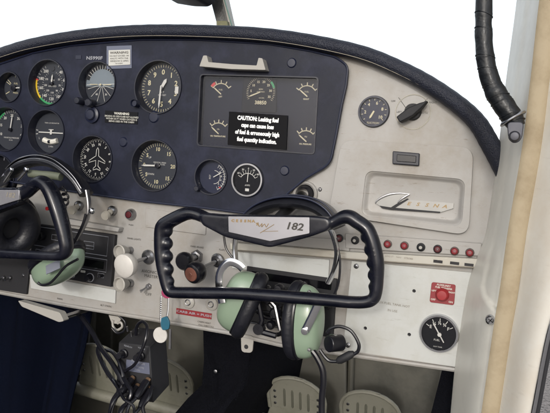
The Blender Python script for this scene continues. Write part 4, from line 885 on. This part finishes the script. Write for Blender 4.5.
# ---- rudder pedals
def pedal(label, px, py, w, h, y, tilt=0):
    """centre px of top arc region"""
    c = at(px, py, y); t = thing('rudder_pedal', c, label, 'rudder pedal', 'rudder pedals'); W_ = rx(px, py, w, y); H_ = rz(px, py, h, y)
    Mx = Matrix.Rotation(rad_(22), 3, 'X') @ Matrix.Rotation(tilt, 3, 'Y')
    # plate with rounded top, waist and lip
    out = []
    for i in range(13): a = PI*i/12; out.append((W_*math.cos(a), H_*.35+W_*.8*math.sin(a)))
    out += [(-W_*.96, -H_*.25), (-W_*1.12, -H_*.75), (-W_*1.12, -H_), (W_*1.12, -H_), (W_*1.12, -H_*.75), (W_*.96, -H_*.25)]
    bm = MB(); bm.prism(out, -.003, .003); bmesh.ops.transform(bm.bm, matrix=Mx.to_4x4(), verts=bm.bm.verts); bm.build('pad', pedalm, t, bevel=.0022, seg=3)
    bm = MB(); bm.tube([V((a, -.003, b)) for a, b in out[:13]], .0035, 8)
    bm.tube([V((out[0][0], -.003, out[0][1])), V((W_*.96, -.003, -H_*.25))], .0035, 8); bm.tube([V((out[12][0], -.003, out[12][1])), V((-W_*.96, -.003, -H_*.25))], .0035, 8)
    bmesh.ops.transform(bm.bm, matrix=Mx.to_4x4(), verts=bm.bm.verts); bm.build('rolled_edge', pedalm, t)
    for k in range(4): bm = MB(); x = W_*(-.42+.28*k); bm.tube([V((x, -.0025, -H_*.12)), V((x, -.0025, -H_*.06)), V((x, -.0025, H_*.52)), V((x, -.0025, H_*.6))], [.0012, .0024, .0024, .0012], 8); bmesh.ops.transform(bm.bm, matrix=Mx.to_4x4(), verts=bm.bm.verts); bm.build('grip_slot', mat('slot_dark', '#4a4a40', .7) if 'slot_dark' not in MATS else MATS['slot_dark'], t)
    for z_ in (-.05, .2, .45):
        for s in (-1, 1): bm = MB(); bm.lathe([(0, -.005), (.0022, -.0045), (.0028, -.003)], 10, (s*W_*.76, 0, H_*z_)); bmesh.ops.transform(bm.bm, matrix=Mx.to_4x4(), verts=bm.bm.verts); bm.build('rivet', steel, t)
    bm = MB(); bm.cyl(V((-W_*1.3, -.006, -H_*.86)), V((W_*1.3, -.006, -H_*.86)), .012, .012, 20); bm.lathe([(0, -.0), (.001, 0)], 6)
    bmesh.ops.transform(bm.bm, matrix=Mx.to_4x4(), verts=bm.bm.verts); bm.build('foot_bar', pedalm, t, bevel=.002)
    bm = MB(); bm.cyl(V((0, .05, -H_*.7)), V((0, .14, -H_*1.8)), .009, .009, 14); bm.build('pivot_arm', steel, t)
    return t
pedal('rudder pedal left of the intercom box, with worn slotted plate', 104, 373, 50, 62, .17, .06)
pedal('rudder pedal right of the intercom box, partly behind it', 168, 386, 50, 62, .17, .06)
pedal('rounded rudder pedal beside the tunnel, under the green ear cup', 297, 405, 56, 62, .17, .03)
pedal('rounded rudder pedal furthest right, beneath the white sub panel', 370, 418.5, 58, 62, .17, .03)
# ---- intercom box
ib = thing('intercom_box', at(135, 360, -.04), 'black portable intercom box with two knobs and plugged leads under the panel', 'intercom')
IY = -.04
TL, TR, BR_, BL_ = at(118.5, 342.5, IY), at(149.5, 346.5, IY), at(153.5, 403, IY), at(115.5, 396, IY)
dp = V((.006, .036, .018)); dq = V((.02, .05, .008))
fr = [TL, TR, BR_, BL_]; bk = [TL+dp, TR+dp, BR_+dp, BL_+dp]
g = MB(); g._add(fr+bk, [(0, 1, 2, 3), (7, 6, 5, 4), (0, 4, 5, 1), (1, 5, 6, 2), (2, 6, 7, 3), (3, 7, 4, 0)]); loc(g.build('case', blackmt, bevel=.0015), ib)
g = MB(); g._add([at(a, b, IY-.0008) for a, b in ((126.5, 359.5), (149.3, 363), (149.8, 374.5), (125.5, 370.5))], [(0, 1, 2, 3)]); loc(g.build('label_strip', mat('slate_label', '#55596a', .5)), ib)
g = MB()
for tx, px, py, c_ in (('INTERCOM', 138, 362.5, 2.2), ('VOX  VOLUME', 137.5, 366.5, 1.6), ('MUSIC', 137.5, 370, 1.6), ('SQUELCH', 128, 346.5, 1.5), ('VOLUME', 141.5, 348.5, 1.5)): p = at(px, py, IY-.0013); g.text(tx, rz(px, py, c_, IY)*2, p.x, p.z, IY-.0013, rot=-.1)
loc(g.build('lettering', dimmark), ib)
for px, py in ((124.5, 353.3), (141.2, 355.8)):
    p = at(px, py, IY); g = MB(); g.lathe([(0, -.016), (.0045, -.016), (.0052, -.014), (.0055, -.005), (.007, -.004), (.007, .001)], 20, p); loc(g.build('knob', blackp), ib)
g = MB()
for px, py in ((129, 333), (140, 335), (133, 338)): g = MB(); p = at(px, py, IY+.02)+V((0, -.004, .004)); g.cyl(p, p+V((0, -.003, .008)), .002, .0016, 8); loc(g.build('toggle', steel), ib)
jks = []
for i, (px, py, ex_, ey_) in enumerate(((133, 377.5, 120, 394), (138, 385, 127, 404), (148.5, 379, 136, 398), (151, 387.5, 140, 408))):
    t = thing('headset_plug', at(px, py, IY-.006), 'black jack plug with gold tip in the intercom, %s' % ['upper left of the four', 'lower left of the four', 'upper right of the four', 'lower right of the four'][i], 'plug', 'jack plugs in the intercom box')
    k0 = V(t.location); a = at(px, py, IY-.004)-k0; b = at(ex_, ey_, IY-.035)-k0
    MB().cyl(a, a.lerp(b, .14), .0042, .0042, 14).build('collar', mat('brass', '#a5866a', .35, .8) if 'brass' not in MATS else MATS['brass'], t)
    MB().tube([a.lerp(b, .14), a.lerp(b, .2), a.lerp(b, .8), b], [.0056, .0064, .0056, .0035], 16).build('plug_body', blackp, t)
    MB().tube(spline([b, b+(b-a)*.5+V((-.004, 0, -.01)), b+V((-.02+.01*i, 0, -.09)), b+V((-.03+.014*i, .02, -.25))], 6), .0026, 8).build('lead', blackp, t)
def cable(label, L, y, r, name='cable', m=blackp):
    g = MB(); y_ = y if isinstance(y, (list, tuple)) else [y]*len(L)
    g.tube(spline([at(a, b, yy) for (a, b), yy in zip(L, y_)], 10), r, 10); o = g.build(name, m); return tag(o, label, 'cable', 'black cables under the panel')
cable('thick black cable falling from the panel edge left of the intercom', [(70, 308), (82, 318), (92, 332), (101, 348), (112, 363), (121, 378), (128, 392)], [.02, 0, -.01, -.03, -.05, -.06, -.06], .0038)
cable('black cable looping over the pedal towards the intercom plugs', [(100, 345), (98, 352), (106, 370), (116, 383), (126, 387), (131, 381)], [-.01, -.02, -.04, -.05, -.06, -.05], .0034)
cable('thin black cable twisted beside the thick one', [(104, 350), (112, 352), (119, 362), (123, 376), (120, 389), (112, 402), (108, 425)], [-.01, -.03, -.05, -.06, -.06, -.06, -.06], .0028)
cable('black cable looping above the intercom box and down its face', [(136, 335), (137, 326), (142, 321.5), (147, 326), (146, 338), (141, 352), (135, 364), (127, 370), (121, 374)], [-.03, -.035, -.04, -.05, -.06, -.062, -.06, -.058, -.05], .0024)
cable('thin grey lead hanging in front of the lower left plugs', [(122, 385), (117, 398), (112, 412), (108, 440)], -.07, .0016, m=steel)
cable('black cable bunched across the lower face of the intercom', [(118, 372), (124, 379), (131, 391), (128, 402), (120, 412), (117, 440)], [-.05, -.062, -.075, -.08, -.08, -.08], .0032)
cable('thin black cable straggling down left of the plugs', [(112, 380), (119, 390), (124, 399), (134, 408), (132, 430)], [-.05, -.07, -.085, -.085, -.08], .0022)
cable('black lead hanging at the lower right of the intercom', [(152, 386), (149, 398), (143, 407), (146, 420), (150, 440)], [-.06, -.075, -.08, -.08, -.08], .0026)
cable('black cable curling behind the cable hook', [(119, 316), (125, 322), (124, 331), (117, 333), (112, 328)], .0, .0018)
# ================================================================== WINDSCREEN, POST, COMPASS
wp = thing('windscreen_post', at(226, 26, .2), 'narrow metal windscreen post with flaking dark paint', 'post')
g = MB(); g.prism([at(a, b, .25) for a, b in ((203, -30), (216, -30), (231.5, 33), (220, 33))], .245, .262); loc(g.build('strip', mat('worn_post', '#5d5d5c', .5, .4, bump=.6, bscale=120, var=.5, vscale=120, dist=.002), bevel=.002), wp)
g = MB(); g.prism([at(a, b, .245) for a, b in ((216.5, -30), (219.5, -30), (233.5, 33), (231.5, 33))], .24, .262); loc(g.build('bright_edge', greyk), wp)
g = MB(); g.tube([at(213, -30, .24), at(237, 33, .24)], .0012, 6) if False else g.tube([at(219, -20, .24), at(233.8, 33, .24)], .0011, 6); loc(g.build('rubber_seal', mat('green_edge', '#5d8076', .3)), wp)
g = MB(); g.prism([at(a, b, .235) for a, b in ((217.5, 21.5), (228, 21.5), (230, 34), (218, 34))], .23, .243); loc(g.build('foot_clip', mat('worn_foot', '#6b6a50', .5, .3, var=.5, vscale=150)), wp)
cm = thing('magnetic_compass', at(188, -14, .18), 'dark magnetic compass housing hanging at the top photo edge', 'compass')
c = V(cm.location); g = MB(); hw = rx(188, -10, 42, .18); hh = rz(188, -10, 34, .18)
q = [(-hw, hh), (hw, hh), (hw*1.05, -hh*.55), (hw*.75, -hh), (0, -hh*.95), (-hw*.85, -hh*.75), (-hw, -hh*.6)]
g.prism(rpoly([V((a, 0, b)) for a, b in q], .008), -.02, .03); g.build('housing', mat('compass_black', '#1a1d30', .35), cm, bevel=.003)
g = MB(); g.box((0, -.021, .004), (hw*1.4, .002, hh*.8)); g.build('window', dialg, cm, bevel=.001)
g = MB(); g.text('N  33  30', .006, 0, .004, -.0228); g.build('card', paint, cm)
g = MB(); g.cyl(V((0, .0, hh)), V((.0, .05, hh+.12)), .008, .006, 12); g.build('stem', steel, cm)
ws = MB(); vs = []
NXw = 30
for j, (yy, zz) in enumerate(((.42, .20), (.30, .40), (.12, .62), (-.05, .80))):
    for i in range(NXw+1):
        u = i/NXw*2-1; x = -.12+u*.62; curve = (abs(u)**4)
        vs.append(V((x, yy-.32*curve, ZC+zz-.10*curve*(1 if j else .3))))
ws._add(vs, [(j*(NXw+1)+i, j*(NXw+1)+i+1, (j+1)*(NXw+1)+i+1, (j+1)*(NXw+1)+i) for j in range(3) for i in range(NXw)])
o = ws.build('windscreen', wglass); tag(o, 'clear curved windscreen rising beyond the glareshield', 'windscreen')
# ================================================================== DOOR POST, SEAL, DOOR FRAME, HOSE
dpst = thing('door_post', at(480, 380, -.1), 'smooth cream door post curving down beside the panel', 'door post')
# rows: (py, left px, mid, right px)
rows = [(-60, 522, 532, 552), (0, 516.6, 525, 545), (80, 506, 515, 534), (130, 500.5, 508, 527), (165, 496.5, 503, 521), (206, 490.5, 498, 515), (235, 485.5, 493, 510), (262, 475, 486, 505), (285, 468, 480, 502), (330, 460, 474, 496), (370, 454.5, 470, 490), (413, 450.5, 466, 485), (480, 444, 460, 476)]
g = MB(); vs = []; NK = 40
RS = spline([V((a, b, 0)) for a, b in [(r_[0], r_[1]) for r_ in rows]], 20); RM = spline([V((r_[0], r_[2], 0)) for r_ in rows], 20); RR = spline([V((r_[0], r_[3], 0)) for r_ in rows], 20)
FOLD = [(-80, 539), (0, 528), (150, 507), (225, 496.5), (262, 487.5), (285, 482.5), (296, 484.5), (305, 491), (312, 501), (320, 520), (600, 520)]
def foldx(py):
    for (a, b), (c, d) in zip(FOLD, FOLD[1:]):
        if a <= py <= c: return b+(d-b)*(py-a)/(c-a)
    return 999
for s_, m_, e_ in zip(RS, RM, RR):
    vs.append(at(s_.y+3, s_.x, .03))
    for k in range(NK+1):
        u = k/NK; px = s_.y*(1-u)**1+e_.y*u; yy = -.004-.15*math.sin(u*PI/2); q_ = max(0, min(1, (px-foldx(s_.x))/7+.5)); yy += .014*q_*q_*(3-2*q_)
        vs.append(at(px, s_.x, yy))
    vs.append(at(e_.y+2, s_.x, -.17))
w = NK+3
g._add(vs, [(j*w+i, j*w+i+1, (j+1)*w+i+1, (j+1)*w+i) for j in range(len(RS)-1) for i in range(w-1)]); loc(g.build('post_skin', pillar, sharp=80), dpst)
p = at(490.4, 320, -.152); g = MB(); g.lathe([(0, -.003), (.0035, -.0028), (.0052, -.0008), (.0056, .002)], 20, p); sc_ = loc(g.build('screw', chrome), dpst)
g = MB(); g.box(p+V((0, -.003, 0)), (.0062, .0006, .0011), Matrix.Rotation(.6, 3, 'Y')).box(p+V((0, -.003, 0)), (.0011, .0006, .0062), Matrix.Rotation(.6, 3, 'Y')); o2 = g.build('slot', blackmt); o2.parent = sc_
# tan seal
g = MB(); S = spline([at(a, b, -.17) for a, b in ((561, -80), (549, 0), (540, 80), (531.5, 148), (517.5, 230), (509, 290), (501.5, 336), (490.5, 413), (479, 490))], 8)
g.tube(S, [.0092]*len(S), 14, flat=(.45, 1), up=(0, 1, 0)); o = g.build('door_seal', tanm); tag(o, 'tan rubber door seal strip running the height of the photo', 'door seal')
# door frame beyond the seal
df = thing('door_frame', at(520, 380, -.2), 'cream painted door frame with a dark chrome edged sill at right', 'door frame')
g = MB(); vs = []
RL = spline([V((a, b, 0)) for a, b in ((565, -80), (555, 0), (545, 80), (537, 148), (523.5, 230), (516, 290), (508, 336), (496.5, 413), (484, 490))], 6)
RE = spline([V((a, b, 0)) for a, b in ((640, -80), (628, 0), (612, 80), (598, 148), (580, 230), (563, 290), (548.5, 336), (533.5, 413), (518, 490))], 6)
for a, b in zip(RL, RE):
    vs.append(at(a.x-3, a.y, -.16))
    for k in range(7): u = k/6; vs.append(at(a.x+(b.x-a.x)*u, a.y, -.165-.05*u-.012*math.sin(PI*u)))
    vs.append(at(b.x, b.y, -.19)+V((.004, .04, 0)))
w = 9
g._add(vs, [(j*w+i, j*w+i+1, (j+1)*w+i+1, (j+1)*w+i) for j in range(len(RL)-1) for i in range(w-1)]); loc(g.build('frame_skin', doorm, sharp=60), df)
g = MB(); g.tube([at(a.x, a.y, -.217) for a in RE], .0022, 8, up=(0, 1, 0)); loc(g.build('chrome_edge', chrome), df)
g = MB(); g.tube([at(a.x+3, a.y, -.213) for a in RE], .0028, 8, up=(0, 1, 0)); loc(g.build('rubber_edge', blackmt), df)
# taped hose
hz = thing('taped_hose', at(514, 130, -.10), 'black tape wrapped hose clamped to the door post', 'hose')
HP = [(484, -60, 18), (484, 0, 17.5), (483.5, 30, 18), (485, 55, 19), (489, 76, 20), (496, 93, 22), (505, 107, 23), (513, 119, 22), (517, 127, 18)]
S = spline([at(a, b, -.175) for a, b, w in HP], 12); Rr = [v.x for v in spline([V((rx(a, b, w, -.175), 0, 0)) for a, b, w in HP], 12)]
Rr = [r_*(.97+.06*noise.noise(V((i*.21, 0, 3)))+.02*math.sin(i*.55)+(.03 if i in (9, 17, 24, 37, 44, 55, 63, 68, 80, 86) else 0)) for i, r_ in enumerate(Rr)]
g = MB(); g.tube(S, Rr, 20, up=(0, 1, 0)); loc(g.build('hose_body', tape, sharp=50), hz)
for i in (9, 17, 24, 37, 44, 55, 63, 68, 80, 86):
    g = MB()
    d = (S[i+1]-S[i-1]).normalized(); a = V((1, 0, 0)); sd = d.cross(V((0, 1, 0))).normalized(); y_ = V((0, 1, 0))
    ring = [S[i]+sd*(Rr[i-1]*.995*math.cos(t_))+y_*(Rr[i-1]*.995*math.sin(t_))+d*(.003*math.cos(t_)+.001*math.sin(t_)) for t_ in [2*PI*k/24 for k in range(24)]]
    g.tube(ring, .0007, 6, closed=True); loc(g.build('tape_edge', tape), hz)
g = MB(); i = len(S)-14; d = (S[i+1]-S[i-1]).normalized(); sd = d.cross(V((0, 1, 0))).normalized()
ring = [S[i]+sd*(Rr[i]*1.1*math.cos(t_))+V((0, 1, 0))*(Rr[i]*1.1*math.sin(t_)) for t_ in [2*PI*k/28 for k in range(28)]]
g.tube(ring, .0032, 8, closed=True, flat=(.5, 1)); loc(g.build('clamp_band', steel), hz)
g = MB(); q = rpoly([at(a, b, -.188) for a, b in ((507, 122), (524, 122), (522, 138), (518, 143), (511.5, 143), (508, 137))], .005, 5); g.prism(q, -.191, -.1875); loc(g.build('clamp_tab', mat('dark_steel', '#3a3b42', .45, .5, var=.3, vscale=90), bevel=.0008), hz)
g = MB(); g.lathe([(0, -.005), (.0038, -.0045), (.0055, -.001), (.0058, .001)], 24, at(514.5, 136.5, -.1905)); loc(g.build('bolt', MATS['dark_steel']), hz)
# ================================================================== CAMERA AND LIGHT
cam = bpy.data.cameras.new('camera'); co_ = bpy.data.objects.new('camera', cam); C.objects.link(co_)
cam.sensor_width = 36; cam.lens = 36*FPX/550; cam.clip_end = 2000; cam.clip_start = .02
R3 = Matrix((RT, UP, -FW)).transposed(); co_.matrix_world = Matrix.Translation(CAM) @ R3.to_4x4()
bpy.context.scene.camera = co_
SE, SA = rad_(15), rad_(174)     # low soft sun in place of a camera flash, from behind the photographer, white sky
w = bpy.data.worlds.new('World'); bpy.context.scene.world = w; w.use_nodes = True
n = w.node_tree.nodes; l = w.node_tree.links; bg = n['Background']
sk = n.new('ShaderNodeTexSky'); sk.sky_type = 'NISHITA'; sk.sun_disc = False; sk.sun_elevation = SE; sk.sun_rotation = SA
sk.dust_density = 5; sk.air_density = 1.0; sk.ozone_density = 1
hsv = n.new('ShaderNodeHueSaturation'); hsv.inputs['Saturation'].default_value = .4
cl_ = n.new('ShaderNodeMix'); cl_.data_type = 'RGBA'; cl_.blend_type = 'ADD'; cl_.inputs['Factor'].default_value = 1; cl_.inputs['B'].default_value = (SKYW*.96, SKYW, SKYW*1.08, 1)
l.new(sk.outputs[0], hsv.inputs['Color']); l.new(hsv.outputs[0], cl_.inputs['A']); l.new(cl_.outputs['Result'], bg.inputs['Color']); bg.inputs['Strength'].default_value = .13
sun = bpy.data.lights.new('sun', 'SUN'); sun.energy = 1.0; sun.angle = rad_(4); sun.color = (1, .98, .95)
so = bpy.data.objects.new('sun', sun); C.objects.link(so)
sd = V((math.sin(SA)*math.cos(SE), math.cos(SA)*math.cos(SE), math.sin(SE)))
so.rotation_euler = sd.to_track_quat('Z', 'Y').to_euler(); so.location = (0, -2, 4)
s = bpy.context.scene; s.view_settings.view_transform = 'Standard'; s.view_settings.look = 'None'; s.view_settings.exposure = 0; s.view_settings.gamma = 1
s.cycles.use_denoising = True; s.cycles.max_bounces = 8; s.cycles.transparent_max_bounces = 16
